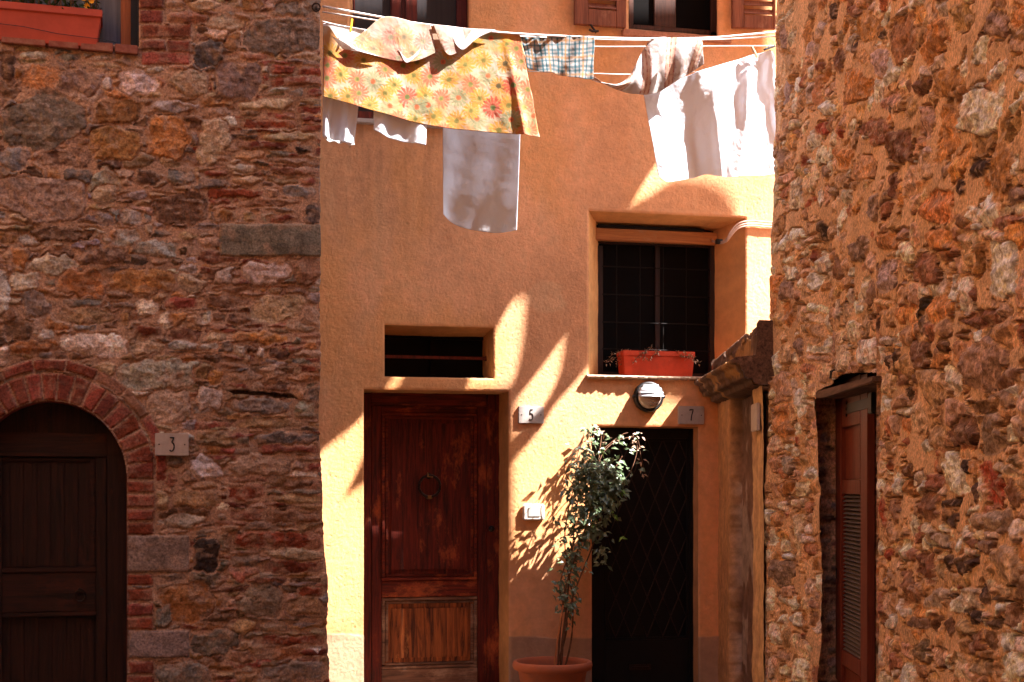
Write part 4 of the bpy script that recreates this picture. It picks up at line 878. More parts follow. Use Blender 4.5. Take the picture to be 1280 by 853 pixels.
def cloth(name, top, bot, nx, nz, fold, m, colf=None, dq=0.0, parent=None, th=.0022, ripple=.004, smooth_top=True, origin=None, tilt=(0, 0)):
    """cloth hanging in front of the facade: top and bottom outlines, folds given in metres of depth"""
    A = resample(top, nx, smooth_top); B = resample(bot, nx, smooth_top)
    S, T = np.meshgrid(np.linspace(0, 1, nx), np.linspace(0, 1, nz))
    px = A[None, :, 0]*(1-T)+B[None, :, 0]*T; py = A[None, :, 1]*(1-T)+B[None, :, 1]*T
    q0 = float(qline(px.mean()))+dq
    slope = (qline(px)-qline(px.mean()))
    u, z = F.loc(px, py, q0)
    uo, zo = (u.mean(), z.max()) if origin is None else (origin[0], origin[2])
    tq = tilt[0]*(u-uo)+tilt[1]*(z-zo)
    u, z = F.loc(px, py, q0+slope+tq)
    y = -(q0+slope+tq)-fold(S, T)-ripple*(fbm(u, z, 9, 4, 3)-.5)*2
    V = np.stack([u, y, z], -1)
    C = colf(S, T, px, py) if colf else None
    o3 = np.array((u.mean(), -q0, z.max())) if origin is None else origin
    off = -np.stack([0*u, 1+0*u, 0*u], -1)*th
    Vf = (V-o3).reshape(-1, 3); Vb = (V-off-o3).reshape(-1, 3)
    n = nx*nz; Q = grid_quads(nz, nx); Qb = Q[:, ::-1]+n
    i = np.arange(n).reshape(nz, nx); rim = np.concatenate([i[0], i[1:, -1], i[-1, -2::-1], i[-2:0:-1, 0]]); r2 = np.roll(rim, -1)
    Qr = np.stack([rim, rim+n, r2+n, r2], -1)
    Vall = np.concatenate([Vf, Vb]); Qall = np.concatenate([Q, Qb, Qr])
    Call = None if C is None else np.concatenate([C.reshape(-1, 3)]*2)
    o = np_mesh(name, Vall, Qall, Call, m, parent)
    if parent is None: o.location = F.w(*o3); o.rotation_euler = (0, 0, F.a)
    return o, o3
def flat(S, T): return .03*np.sin(S*9+T*1.5)*T+.012*np.sin(S*23+1)*T
# ---- daisies (positions in a 4.267x crop of the cloth)
FL = """275 322 y;175 297 r;390 372 r;152 400 y;240 425 r;325 437 g;437 457 y;543 402 y;630 408 r;818 345 y;730 425 y;845 452 r;940 405 g;1030 340 d;995 460 d;1072 458 R;508 517 R;605 512 y;690 525 r;782 522 g;895 525 y;965 575 R;1048 565 y;415 568 g;307 562 y;193 515 y;95 515 y;552 632 y;650 620 y;772 645 y;880 632 g;998 695 y;1095 672 y;1130 578 r;97 283 y;360 297 y;620 262 r;487 350 r;915 322 y;80 420 r;448 240 r;700 330 g;560 330 y;1115 330 r;1150 480 r;80 350 r;1180 620 g;20 460 y;25 340 r;735 270 y;1040 240 y;955 205 g;520 240 y;300 250 y;1200 560 r;1090 260 r;870 240 y;250 500 r;130 590 g;230 600 r;460 640 r;350 640 y;700 700 r;620 560 g;1060 640 g;390 500 y;850 590 y;560 570 g;1150 700 r"""
FC = [(a/4.267+390, b/4.267, k) for a, b, k in P(FL)]
FCOL = dict(y=((.95, .50, .04), (.30, .30, .04)), d=((.85, .42, .03), (.10, .10, .02)), r=((.92, .24, .10), (.28, .32, .06)), R=((.85, .10, .05), (.12, .22, .04)), g=((.52, .60, .30), (.85, .20, .06)))
def daisies(S, T, px, py, fade=0.0, shift=(0, 0)):
    px = px+shift[0]; py = py+shift[1]
    C = np.ones(px.shape+(3,))*np.array((.93, .76, .50))
    t = sstep(.42, .62, fbm(px, py, .035, 4, 6))[..., None]; C = C*(1-t*.85)+np.array((.90, .44, .10))*t*.85
    t = sstep(.55, .7, fbm(px, py, .05, 3, 11))[..., None]; C = C*(1-t*.6)+np.array((.88, .72, .60))*t*.6
    rsf = np.random.RandomState(2)
    for (cx, cy, k) in FC:
        R0 = rsf.uniform(11.5, 14.2)*(1.1 if k in 'gR' else 1); ph = rsf.uniform(0, 6)
        dx = px-cx; dy = py-cy; r = np.hypot(dx, dy)
        m = r < R0*1.15
        if not m.any(): continue
        a = np.arctan2(dy, dx)+ph; npet = 14
        pet = np.cos(a*npet+np.sin(a*3)*.8); lim = R0*(.80+.20*np.cos(a*npet/2+1)**2)
        al = ((pet > -.55-(1-r/R0)*.9) & (r < lim) & (r > 2.5)).astype(float)*(.86+.14*pet)
        c0, c1 = FCOL[k]
        mix = np.clip(r/R0, 0, 1)[..., None]; pc = np.array(c0)*(1-.25*(1-mix))
        C = C*(1-al[..., None])+pc*al[..., None]
        ce = (r < 3.3)[..., None]; cc = np.where((r < 1.8)[..., None], np.array(c1)*.7, np.array(c1)*1.1); C = np.where(ce, cc, C)
    C = C*.84+np.array((.92, .66, .45))*.16
    return (C*(1-fade)+np.array((.90, .80, .74))*fade)*np.array((.66, .61, .64))
def xloc(px, py, q): u, z = F.loc(px, py, q); return F.w(float(u), -q, float(z))

top = [(404, 33), (412, 34), (430, 56), (448, 45), (466, 31), (481, 22), (520, 29), (560, 36), (600, 39), (640, 41), (650, 44)]
bot = [(404, 121), (430, 128), (470, 140), (520, 153), (560, 160), (600, 164), (640, 168), (665, 171), (674, 172)]
def ff(S, T): return .010*np.sin(S*7+.5)*T+.004*np.sin(S*19+T*3)*T+.025*np.exp(-((S-.93)/.02)**2)*T-.003*np.sin(S*33)*T**2
# oilcloth: main drop with its folded-over flap
TL = (0, .15)
oc, o3 = cloth('tablecloth', top, bot, 330, 150, ff, M['print'], daisies, tilt=TL)
tag(oc, 'yellow and orange daisy printed tablecloth, the largest piece on the line', 'tablecloth')
ftop = [(430, 57), (455, 40), (481, 21.5), (520, 28.5), (538, 31)]
fbot = [(431, 58), (470, 70.5), (500, 77.5), (520, 77), (545, 66)]
cloth('folded_flap', ftop, fbot, 140, 60, lambda S, T: .006+.005*np.sin(S*11)*T, M['print'], lambda S, T, a, b: daisies(S, T, a, b, .30, (7, 9)), dq=.012, parent=oc, origin=o3, tilt=TL)
cloth('folded_flap', [(541, 31), (560, 33), (590, 37)], [(553, 62), (561, 70), (572, 66)], 60, 50, lambda S, T: .008+.006*np.sin(S*5)*T, M['print'], lambda S, T, a, b: daisies(S, T, a, b, .5, (-30, 4)), dq=.015, parent=oc, origin=o3, tilt=TL)
cloth('lining', [(408, 29), (432, 33), (456, 37)], [(411, 40), (431, 57.5), (452, 43)], 60, 30, lambda S, T: .0*S, M['white2'], dq=-.02, parent=oc, origin=o3, tilt=TL)
cloth('lining', [(414, 46), (440, 60)], [(428, 62), (474, 71.5)], 40, 20, lambda S, T: .012+.01*np.sin(S*3), M['white2'], dq=.012, parent=oc, origin=o3, tilt=TL)
cloth('lining', [(556, 33), (585, 36), (619, 38)], [(566, 52), (578, 63), (594, 49)], 60, 30, lambda S, T: .008+.003*np.sin(S*9), M['white2'], dq=.014, parent=oc, origin=o3, tilt=TL)
cloth('lining', [(498, 62), (509, 74), (525, 62)], [(501, 68), (508, 79), (522, 70)], 30, 10, lambda S, T: .006+0*S, M['white2'], dq=.016, parent=oc, origin=o3, tilt=TL)
cloth('hanging_edge', [(650, 44), (655, 60)], [(661, 168), (675, 172)], 20, 120, lambda S, T: -.02*S+.02*np.sin(T*14)*S, M['print'], lambda S, T, a, b: daisies(S, T, a, b, .1, (12, 20)), dq=-.006, parent=oc, origin=o3, tilt=TL)
# white pieces behind
def whitef(a, b): return lambda S, T: .025*np.sin(S*a+T)*(.3+T)+.012*np.sin(S*b+T*5)*T
o, _ = cloth('napkin', [(404, 29), (430, 32), (458, 38)], [(403, 168), (415, 176), (430, 178), (443, 181)], 60, 110, lambda S, T: .012*np.sin(S*9+T)*(.3+T)+.005*np.sin(S*23+T*5)*T, M['white'], dq=-.05, tilt=(0, .15))
tag(o, 'white cloth with lace hem hanging at the far left below the daisy tablecloth', 'cloth')
cloth('lace_hem', [(403, 167), (415, 175), (430, 177), (443, 180)], [(403, 170), (411, 178), (418, 176.5), (424, 180), (431, 178.5), (437, 182), (443.5, 181)], 60, 6, lambda S, T: .002+0*S, M['white2'], dq=-.048, parent=o, origin=_, tilt=(0, .15))
o, _ = cloth('napkin', [(466, 60), (500, 62), (537, 64)], [(467, 163), (485, 172), (505, 177), (532, 182)], 60, 90, lambda S, T: .012*np.sin(S*7+T)*(.3+T)+.005*np.sin(S*19+T*5)*T, M['white'], dq=-.05, tilt=(0, .15))
tag(o, 'short white cloth peeping out below the middle of the daisy tablecloth', 'cloth')
o, _ = cloth('pillowcase', [(553, 50), (600, 52), (655, 54)], [(554, 268), (565, 280), (590, 289), (620, 292), (646, 288)], 90, 200, lambda S, T: .012*np.sin(S*3+.4)*T+.005*np.sin(S*15+T*6)*T+.05*sstep(.8, 1, T)*(.5-np.abs(S-.5)), M['white'], dq=-.12, tilt=(.14, .46))
tag(o, 'long white pillowcase with rounded bottom hanging below the daisy tablecloth', 'pillowcase')
def check(S, T, px, py):
    C = np.ones(S.shape+(3,))*np.array((.86, .82, .80)); a = (S*4.2+.1*T) % 1; b = (T*2.4+S*.5) % 1
    teal = np.array((.02, .20, .28)); org = np.array((.85, .42, .12))
    for c_, w_, col in ((.15, .10, teal), (.38, .09, teal), (.60, .09, org), (.82, .07, teal)):
        m1 = np.exp(-((a-c_)/(w_*.55))**4)[..., None]*.8; C = C*(1-m1)+np.array(col)*m1
        m2 = np.exp(-((b-c_)/(w_*.8))**4)[..., None]*.6; C = C*(1-m2)+np.array(col)*m2
    return C
o, o3 = cloth('tea_towel', [(648, 42), (690, 44), (743, 46)], [(659, 84), (675, 90), (690, 91), (715, 97), (742, 99)], 150, 90, lambda S, T: .012*np.sin(S*14+T*4)*T+.006*np.sin(S*31+T*9)*(1-T*.5), M['print'], lambda *k: check(*k)*.62, tilt=(.1, .15))
tag(o, 'crumpled teal and orange checked tea towel in the middle of the line', 'towel')
def stripes(S, T, px, py):
    C = np.ones(S.shape+(3,))*np.array((.84, .78, .77)); a = (S*4.4+T*.55) % 1
    red = np.array((.45, .07, .05)); pk = np.array((.85, .55, .38))
    m = ((a > .30) & (a < .62))[..., None]*.75; C = C*(1-m)+pk*m
    for c_ in (.30, .46, .62): m = np.exp(-((a-c_)/.025)**4)[..., None]*.85*(np.sin(T*300) > -.6)[..., None]; C = C*(1-m)+red*m
    sc = sstep(.50, .64, fbm(px, py, .22, 4, 6))[..., None]*((S > .55))[..., None]; C = C*(1-sc*.55)+np.array((.45, .28, .22))*sc*.55
    return C
o, o3 = cloth('tea_towel', [(738, 96), (752, 103), (770, 105), (785, 97), (797, 76), (806, 60), (816, 49), (845, 47), (876, 48)], [(741, 101), (757, 107), (775, 113), (792, 118), (806, 119), (824, 115), (842, 104), (862, 92), (879, 81)], 200, 90, lambda S, T: .03*np.sin(T*3.1)*(S > 0)+.012*np.sin(S*20+T*6)+.004*np.sin(S*47+T*3), M['print'], lambda *k: stripes(*k)*.72, tilt=(.08, .12))
tag(o, 'twisted white tea towel with brown stripes beside the large white sheet', 'towel')
def sheetf(S, T): return (.036*np.sin(S*10.5-T*1.6+2.6)*(.45+.55*T)+.03*np.exp(-((S-.50-.02*T)/.03)**2)*T-.03*np.exp(-((S-.36)/.05)**2)*T
                          + .05*np.exp(-((S-.80+T*.12)/.05)**2)*sstep(.0, .25, T)*sstep(1., .4, T)+.010*np.sin(S*34+T*5)*sstep(.6, 0, T)*S+.003*np.sin(S*50-T*9)*S+  .016*(fbm(S*1.2+T*.5, T*.7-S*.3, 6, 4, 3)-.5))
o, o3 = cloth('bed_sheet', [(804, 118), (830, 107), (870, 91), (905, 80), (935, 70), (958, 64), (963, 63), (967, 72)], [(821, 221), (828, 227), (836, 228.5), (865, 222), (885, 217), (905, 223), (940, 220), (976, 216)], 220, 240, sheetf, M['white'], dq=-.03, ripple=.004, tilt=(.08, .14))
tag(o, 'large white bed sheet hanging from its corner at the right end of the line', 'bed sheet')
# ---- ropes, pegs, hooks
def rope(pts, label, r=.006, dq=0):
    P3 = []
    for a, b, *qq in catmull(pts, 6):
        q_ = (qq[0] if qq else float(qline(a)))+dq; u, z = F.loc(a, b, q_); P3.append(F.w(float(u), -q_, float(z)))
    mb = MB(); mb.tube(P3, r, 8)
    o = mb.obj('clothesline', M['rope'], None, True, at=tuple(P3[0])); tag(o, label, 'clothesline', 'clotheslines across the alley'); return P3
rope([(403, 8), (440, 15), (478, 22), (540, 32), (640, 42), (740, 47), (800, 48.5), (878, 48), (930, 44), (978, 39.5)], 'thick white clothesline carrying the tablecloth and tea towels', .0068)
rope([(403, 15), (440, 21), (478, 27), (540, 37), (640, 45), (740, 49), (800, 50.5), (880, 50), (930, 48), (980, 45)], 'second white clothesline running just under the thick one', .0045, -.02)
rope([(403, 27), (440, 35), (520, 46), (640, 55), (742, 58.5), (860, 58), (978, 57.5)], 'thin clothesline behind holding the white pieces', .0036, -.075)
rope([(403, 60), (520, 78), (640, 88), (742, 92), (800, 93), (900, 88), (978, 82)], 'lowest thin clothesline visible between the two tea towels', .0034, -.11)
def peg(px, py, label, m, ang=0, ln=.075, dq=.01):
    q_ = float(qline(px))+dq; u, z = F.loc(px, py, q_)
    t = thing('clothes_peg', label, 'peg', F, (float(u), -q_, float(z)), 'clothes pegs on the line'); R_ = Matrix.Rotation(rad(ang), 4, 'Y')
    for sg in (-1, 1):
        mb = MB(); mb.box(-.006, .006, sg*.006-.004, sg*.006+.004, -ln/2, ln/2, .002); bmesh.ops.transform(mb.bm, matrix=R_ @ Matrix.Rotation(rad(5*sg), 4, 'X'), verts=mb.bm.verts); mb.obj('peg_leg', m, t)
    mb = MB(); mb.tube([(-.008, 0, .004), (.008, 0, .004)], .006, 8); mb.obj('spring', M['iron'], t)
peg(439, 32, 'yellow peg on the white cloth near the left end of the line', M['pin_y'], 8)
peg(943, 65, 'pale wooden peg slanting on the top of the white bed sheet', M['pin_w'], -28, .085)
peg(962, 60, 'black peg at the bed sheet corner next to the stone wall', M['black'], 70, .08)
hp = L.w(-.02, -.01, float(L.loc(401, 12, 0)[1]))
t = thing('line_hook', 'small iron ring holding the lines on the corner of the dark stone house', 'hook', None, tuple(hp))
mb = MB(); mb.tube([(.022*math.cos(a), -.02, .022*math.sin(a)) for a in np.linspace(0, 2*math.pi, 18)], .005, 6); mb.obj('ring', M['iron'], t, True)
mb = MB(); mb.tube([(0, .03, 0), (0, -.02, 0)], .006, 6); mb.obj('shank', M['iron'], t)

# ================================================================== POTS AND PLANTS
def trough(name, label, cat, fr, px0, px1, y0, y1, q0, depth, m, taper=.012):
    x0, x1, z0, z1 = rl(fr, px0, y0, px1, y1, q0); cx_ = (x0+x1)/2; w_ = (x1-x0)/2; h_ = z1-z0
    t = thing(name, label, cat, fr, (cx_, -q0+depth/2, z0)); d_ = depth/2
    mb = MB(); bm = mb.bm
    def ring(wx, wy, z): return [bm.verts.new((sx_*wx, sy_*wy, z)) for sx_, sy_ in ((-1, -1), (1, -1), (1, 1), (-1, 1))]
    k = h_
    rs_ = [ring(w_*(1-taper*5), d_*.82, 0), ring(w_*(1-taper*1.2), d_*.92, k*.80), ring(w_, d_, k*.80), ring(w_, d_, k), ring(w_*.965, d_*.90, k), ring(w_*.95, d_*.86, k*.72)]
    for a, b in zip(rs_, rs_[1:]):
        for i in range(4): bm.faces.new((a[i], a[(i+1) % 4], b[(i+1) % 4], b[i]))
    bm.faces.new(rs_[0][::-1]); bmesh.ops.bevel(bm, geom=[e for e in bm.edges], offset=.003, segments=2, affect='EDGES')
    mb.obj('trough', m, t)
    mb = MB(); mb.box(-w_*.94, w_*.94, -d_*.85, d_*.85, k*.6, k*.78, .0); mb.obj('soil', M['soil'], t)
    return t, w_, d_, h_
t, w_, d_, h_ = trough('flower_trough', 'bright orange-red flower trough with dried trailing plant on the barred window sill', 'planter', F, 779, 869, 439, 470, -.055, .17, M['planter'])
rp_ = random.Random(3)
mb = MB(); ml = MB(); mf = MB()
def trail(x, y, z, dx, n, drop):
    p = Vector((x, y, z)); pts = [p.copy()]
    for i in range(n):
        p = p+Vector((dx+rp_.uniform(-.012, .012), rp_.uniform(-.012, .004), rp_.uniform(-.01, .022)-drop*i/n)); pts.append(p.copy())
    mb.tube(pts, .0022, 5)
    for p in pts[1:]:
        for _ in range(3):
            ml.leaf(p+Vector((rp_.uniform(-.012, .012), rp_.uniform(-.012, .0), rp_.uniform(-.012, .012))), Vector((rp_.uniform(-1, 1), rp_.uniform(-1, .2), rp_.uniform(-.6, 1))), Vector((0, 0, 1)), rp_.uniform(.018, .034), rp_.uniform(.008, .016))
for i in range(5): trail(-w_*.85+i*.03, 0, h_*.85, -.022, 6, .035)
for i in range(3): trail(-w_*.3+i*.05, -d_*.9, h_*.95, -.016, 6, .05)
for i in range(6): trail(rp_.uniform(-.9, .9)*w_, -d_*.5, h_*.9, rp_.uniform(-.02, .02), 3, .03)
for i in range(3): trail(w_*.45+i*.03, -d_*.9, h_*.9, .018, 6, .038)
mb.obj('stem', M['stem'], t); ml.obj('foliage', M['leaf_dry'], t, 'leaf')
t, w_, d_, h_ = trough('flower_trough', 'long terracotta flower trough with yellow flowers on the sill of the dark stone house', 'planter', L, -14, 128, 6, 53, .045, .2, M['planter_l'], .022)
ml = MB(); mf = MB(); ms = MB()
for i in range(420):
    p = Vector((rp_.uniform(-.95, .95)*w_, rp_.uniform(-.9, .9)*d_, h_*.8+rp_.uniform(0, .16)))
    ml.leaf(p, Vector((rp_.uniform(-1, 1), rp_.uniform(-1, 1), rp_.uniform(.1, 1.2))), Vector((0, 0, 1)), rp_.uniform(.03, .055), rp_.uniform(.012, .022))
for i in range(40): x_ = rp_.uniform(-.9, .9)*w_; y_ = rp_.uniform(-.7, .7)*d_; ms.tube([(x_, y_, h_*.7), (x_+rp_.uniform(-.02, .02), y_, h_+.1)], .003, 5)
for cx_, cz_ in ((w_*.72, .02), (w_*.80, .05), (w_*.66, .06), (-.2, .08)):
    for k in range(9): ml_ = mf.leaf(Vector((cx_, -d_*.7, h_+cz_)), Vector((math.cos(k*.7), -.5, math.sin(k*.7))), Vector((0, 1, 0)), .022, .011)
ml.obj('foliage', M['leaf_dk'], t, 'leaf'); mf.obj('blossom', M['flower'], t, 'leaf'); ms.obj('stem', M['stem'], t)
mb = MB(); mb.tube([(-w_, -d_*1.0, h_*.40), (-w_*.4, -d_*.97, h_*.37), (w_*.2, -d_*.96, h_*.26), (w_*.92, -d_*.93, h_*.22), (w_*1.2, -.05, h_*.24), (w_*1.35, .06, h_*.28)], .0018, 5); mb.obj('tie_wire', M['black'], t)

# ---- terracotta pot with climber
qp = .34; xp = fu(690.5, qp); pot_r = (fu(739, qp)-fu(642, qp))/2; zr = fz(690, 826, qp)
pot = thing('terracotta_pot', 'round terracotta pot with rolled rim standing below the doorbell', 'plant pot', F, (xp, -qp, 0))
mb = MB(); r = pot_r
mb.lathe([(.001, 0), (r*.62, 0), (r*.66, .02), (r*.86, zr-.07), (r*.90, zr-.065), (r*.97, zr-.055), (r*1.0, zr-.03), (r*.985, zr-.008), (r*.94, zr), (r*.88, zr-.006), (r*.85, zr-.03), (r*.83, zr-.09)], n=56)
mb.obj('pot_body', M['terra'], pot, True)
mb = MB(); mb.lathe([(.001, zr-.08), (r*.4, zr-.075), (r*.835, zr-.085)], n=40); mb.obj('soil', M['soil'], pot)
cl = thing('climbing_plant', 'leafy climber rising from the pot past the doorbell to the top of the iron door', 'plant', F, (xp, -qp, zr-.08))
def cp(px, py, q_): u, z = F.loc(px, py, q_); return np.array((float(u)-xp, -(q_-qp), float(z)-(zr-.08)))
ms = MB(); rl_ = random.Random(12)
paths = [[(700, 842, .34), (703, 800, .32), (708, 760, .30), (712, 720, .28), (716, 680, .25), (720, 640, .22), (728, 600, .18), (738, 560, .12), (745, 535, .06)],
         [(697, 842, .34), (700, 790, .34), (706, 740, .33), (718, 700, .30), (732, 660, .27), (745, 620, .22), (748, 580, .16), (752, 545, .10)],
         [(704, 842, .33), (714, 800, .31), (716, 750, .30), (709, 710, .29), (706, 670, .27), (712, 630, .24), (722, 595, .2)],
         [(701, 842, .36), (707, 780, .35), (722, 730, .33), (738, 690, .30), (750, 650, .27), (756, 615, .25)],
         [(694, 842, .35), (709, 780, .33), (700, 735, .31), (713, 690, .28), (735, 640, .26), (760, 600, .26), (778, 570, .24)]]
tips = []
for p in paths:
    c = catmull(p, 6); pts = [cp(*v) for v in c]; ms.tube(pts, .0075, 6, .003); tips += list(c[len(c)//4:])
# stray tendrils towards the iron door and the pale stalk
for p in ([(745, 600, .2), (752, 570, .16), (770, 552, .12), (795, 548, .10), (801, 570, .10), (806, 590, .1)], [(760, 610, .2), (785, 595, .15), (797, 560, .1), (789, 545, .07)], [(748, 580, .14), (735, 552, .1), (742, 540, .06), (765, 548, .08)],
          [(735, 590, .16), (722, 575, .14), (728, 550, .1), (745, 535, .06)], [(720, 610, .2), (706, 590, .2), (712, 570, .15), (738, 545, .1)], [(756, 560, .1), (775, 545, .08), (785, 541, .06)]):
    c = catmull(p, 6); ms.tube([cp(*v) for v in c], .0035, 5, .0015)
    tips += [v for v in c if rl_.random() < .25]
ms.obj('stem', M['stem'], cl)
mb = MB(); mb.tube([cp(692, 838, .40), cp(697, 800, .39), cp(704, 757, .37)], .006, 6); tag(mb.obj('cane', mat('orange_cane', (.55, .2, .07), .6), cl), 'orange support cane')
BL = rl(F, 654, 630, 681, 650.5, 0)
ml = MB(); my = MB()
def addleaf(p, s_, bag):
    qq_ = qp-p[1]; uw, zw = p[0]+xp-qq_/.48, p[2]+zr-.08-qq_*1.42/.48
    if BL[0]-.05 < uw < BL[1]+.05 and BL[2]-.05 < zw < BL[3]+.06: return
    d = Vector((rl_.uniform(-1, 1), rl_.uniform(-.9, .3), rl_.uniform(-1.0, .35))); up = Vector((rl_.uniform(-.5, .5), rl_.uniform(-1, -.1), rl_.uniform(.2, 1)))
    bag.leaf(Vector(p), d, up, s_*rl_.uniform(.8, 1.35), s_*rl_.uniform(.42, .62))
clus = [(734, 584, 20, 18, .28, 120), (724, 606, 16, 18, .24, 60), (752, 598, 24, 20, .27, 130), (763, 612, 16, 16, .28, 80), (742, 622, 24, 15, .27, 140), (728, 640, 16, 14, .27, 60), (756, 640, 13, 13, .29, 36), (742, 662, 14, 14, .27, 44), (762, 585, 12, 10, .24, 40), (772, 600, 9, 12, .25, 40)]
for (a, b, ra, rb, q_, n) in clus:
    for _ in range(n):
        x_, y_ = rl_.gauss(0, .5)*ra, rl_.gauss(0, .5)*rb
        addleaf(cp(a+x_, b+y_, q_+rl_.uniform(-.05, .10)), .060, ml)
for _ in range(400):
    v = tips[rl_.randrange(len(tips))]
    if v[1] > 790 or rl_.random() < (v[1]-640)/260: continue
    addleaf(cp(v[0]+rl_.uniform(-12, 12), v[1]+rl_.uniform(-10, 10), v[2]+rl_.uniform(-.06, .08)), .048, ml)
for (a, b, ra, rb, q_, n) in ((752, 690, 12, 26, .24, 34), (716, 700, 13, 22, .28, 44), (710, 752, 12, 20, .31, 30), (722, 668, 13, 16, .27, 40), (700, 677, 8, 6, .26, 10), (706, 730, 14, 18, .3, 26), (716, 760, 10, 10, .3, 10), (697, 650, 9, 7, .25, 9), (703, 742, 6, 8, .3, 10)):
    for _ in range(n): addleaf(cp(a+rl_.gauss(0, .5)*ra, b+rl_.gauss(0, .5)*rb, q_+rl_.uniform(-.06, .06)), .046, ml)
ml.obj('foliage', M['leaf'], cl, 'leaf')
for (a, b) in ((776, 610), (741, 622), (766, 640), (776, 672), (750, 565), (737, 570), (744, 655)):
    for _ in range(2): addleaf(cp(a+rl_.uniform(-4, 4), b+rl_.uniform(-4, 4), .33), .055, my)
tag(my.obj('foliage', M['leaf_y'], cl, 'leaf'), 'fresh yellow-green leaves')
dr = MB()
for (a, b) in ((736, 548), (744, 541), (765, 549), (790, 548), (800, 545), (798, 560), (803, 578), (807, 592), (790, 556), (752, 540), (728, 560)):
    for _ in range(4): addleaf(cp(a+rl_.uniform(-6, 6), b+rl_.uniform(-5, 5), .10), .032, dr)
tag(dr.obj('foliage', M['leaf_dry'], cl, 'leaf'), 'dry tendril leaves')

# ================================================================== GROUND AND SURROUNDINGS
me = bpy.data.meshes.new('ground'); me.from_pydata([(-60, -60, 0), (60, -60, 0), (60, 60, 0), (-60, 60, 0)], [], [(0, 1, 2, 3)]); g = link('ground', me, M['ground']); g['kind'] = 'structure'
def house_off(x, y, rz, w, d, h, m, name, label):
    t = thing(name, label, 'house', None, (x, y, 0), None, rz)
    mb = MB(); mb.box(0, w, 0, d, 0, h, 0); mb.obj('wall', m, t)
    mb = MB(); mb.box(-.4, w+.4, -.4, d+.4, h+.002, h+.15, 0); mb.obj('roof', M['tile'], t)
    i = 0
    while 1.0+i*2.4 < w-1:
        for zz in (1.0, 4.0, 7.0):
            if zz+1.5 < h:
                mb = MB(); mb.box(.8+i*2.4, 1.7+i*2.4, -.012, .05, zz, zz+1.3, .004); wn = mb.obj('window', M['pane'], t)
                for sx_ in (.35, 1.72): mb = MB(); mb.box(sx_+i*2.4, sx_+.43+i*2.4, -.05, -.005, zz, zz+1.3, .004); mb.obj('shutter', M['shutter'], t)
        i += 1
house_off(-4.6, -8, rad(90), 15.2, 6, 9.5, M['plain_o'], 'plastered_house', 'orange plastered house along the left side of the alley behind the viewer')
house_off(6.0, -6.5, rad(180), 11, 5, 14.0, M['plain_y'], 'plastered_house', 'yellow plastered house closing the alley behind the viewer')

# unseen panels added above the frame, shaped to cast the shade on the plaster
SA, SB, SCZ = 1.0, .48, 1.42
qo = 1.38; du, dz = SA*qo/SB, SCZ*qo/SB
def hi_blocker(poly, label, thk=.006, qo=qo):
    du, dz = SA*qo/SB, SCZ*qo/SB
    pts = [(fu2+du, fz2+dz) for fu2, fz2 in [tuple(float(v) for v in F.loc(a, b, 0)) for a, b in poly]]
    mb = MB(); mb.tess(pts, -thk/2, thk/2)
    zm = max(p[1] for p in pts); xm = sum(p[0] for p in pts)/len(pts)
    o = mb.obj('shade_blocker', M['blocker'], None, False, at=(xm, 0, zm)); o.location = F.w(xm, -qo, zm); o.rotation_euler = (0, 0, F.a); tag(o, label, 'bed sheet')
hi_blocker([(250, 640), (399, 567), (420, 549), (440, 535), (453, 521), (470, 497), (484, 486), (492, 468), (505, 468), (497, 490), (470, 532), (446, 590), (429, 624), (443, 612), (455, 606), (520, 580), (583, 490), (592, 466), (612, 430), (628, 398), (641, 374), (650, 374), (650, -60), (250, -60)],
         'unseen left panel added above the alley, cut to cast shade fingers on the plaster')
hi_blocker([(458, 486), (643, 486), (643, 850), (458, 850)], 'unseen square panel added above the alley to keep sun off the wooden door', qo=1.46)
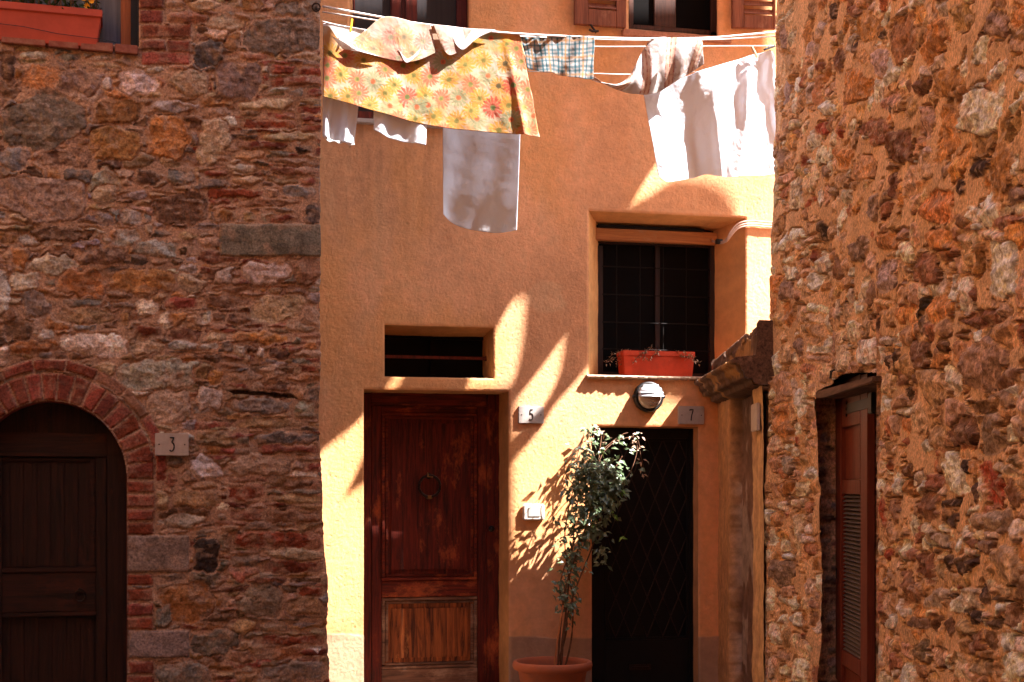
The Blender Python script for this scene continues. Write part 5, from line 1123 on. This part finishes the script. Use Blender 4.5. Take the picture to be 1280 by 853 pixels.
hi_blocker([(650, 374), (656, 378), (653, 420), (646, 460), (638, 490), (630, 512), (652, 492), (680, 456), (706, 420), (704, 440), (699, 468), (690, 490), (676, 512), (656, 532), (636, 552), (636, 578), (655, 562), (680, 531), (692, 508), (712, 486), (737, 456), (760, 470), (900, 520), (915, 300), (919, 262), (905, 238), (880, 226), (850, 224), (838, 228), (815, 244), (788, 258), (800, 236), (820, 206), (838, 180), (900, 150), (955, 95), (962, -60), (650, -60)],
         'unseen right panel added above the alley, cut to cast streaked shade on the plaster')
mb = MB(); z = fz(600, -60)+dz+.002  # unseen rope added to go with the shade panels
p0, p1 = F.w(-1.6, -qo, z), F.w(6.5, -qo, z+.1); mb.tube([p0, (p0+p1)/2+Vector((0, 0, -.06)), p1], .006, 8)
tag(mb.obj('clothesline', M['rope'], None, True, at=tuple(p0)), 'unseen clothesline added along the top of the shade panels', 'clothesline', 'clotheslines across the alley')

# ================================================================== LIGHT, SKY, CAMERA
S = F.w(SA, -SB, 0)-F.w(0, 0, 0); S.z = SCZ; S.normalize()
sun = bpy.data.lights.new('sun', 'SUN'); sun.energy = 4.8; sun.angle = rad(.53); sun.color = (1.0, .94, .90)
so = bpy.data.objects.new('sun', sun); COL.objects.link(so); so.rotation_euler = S.to_track_quat('Z', 'Y').to_euler(); so.location = (6, -4, 20)
w = bpy.data.worlds.new('World'); SC.world = w; w.use_nodes = True
n = w.node_tree.nodes; n.clear(); out = n.new('ShaderNodeOutputWorld'); bg = n.new('ShaderNodeBackground'); sky = n.new('ShaderNodeTexSky')
sky.sky_type = 'NISHITA'; sky.sun_disc = False; sky.sun_elevation = math.asin(S.z); sky.sun_rotation = math.atan2(S.x, S.y); sky.dust_density = 2.0
bg.inputs[1].default_value = .06; w.node_tree.links.new(sky.outputs[0], bg.inputs[0]); w.node_tree.links.new(bg.outputs[0], out.inputs[0])
cam = bpy.data.cameras.new('camera'); co = bpy.data.objects.new('camera', cam); COL.objects.link(co)
co.location = (0, 0, EYE); co.rotation_euler = (rad(90), 0, 0); cam.sensor_width = 36; cam.lens = 36*FPX/1280; cam.shift_y = (HY-426.5)/1280
cam.clip_start = .05; cam.clip_end = 500; SC.camera = co
SC.view_settings.view_transform = 'Standard'; SC.view_settings.look = 'None'; SC.view_settings.exposure = 2.98; SC.view_settings.gamma = 1
SC.cycles.max_bounces = 8; SC.cycles.diffuse_bounces = 6; SC.cycles.caustics_reflective = False; SC.cycles.caustics_refractive = False
SC.cycles.use_denoising = True
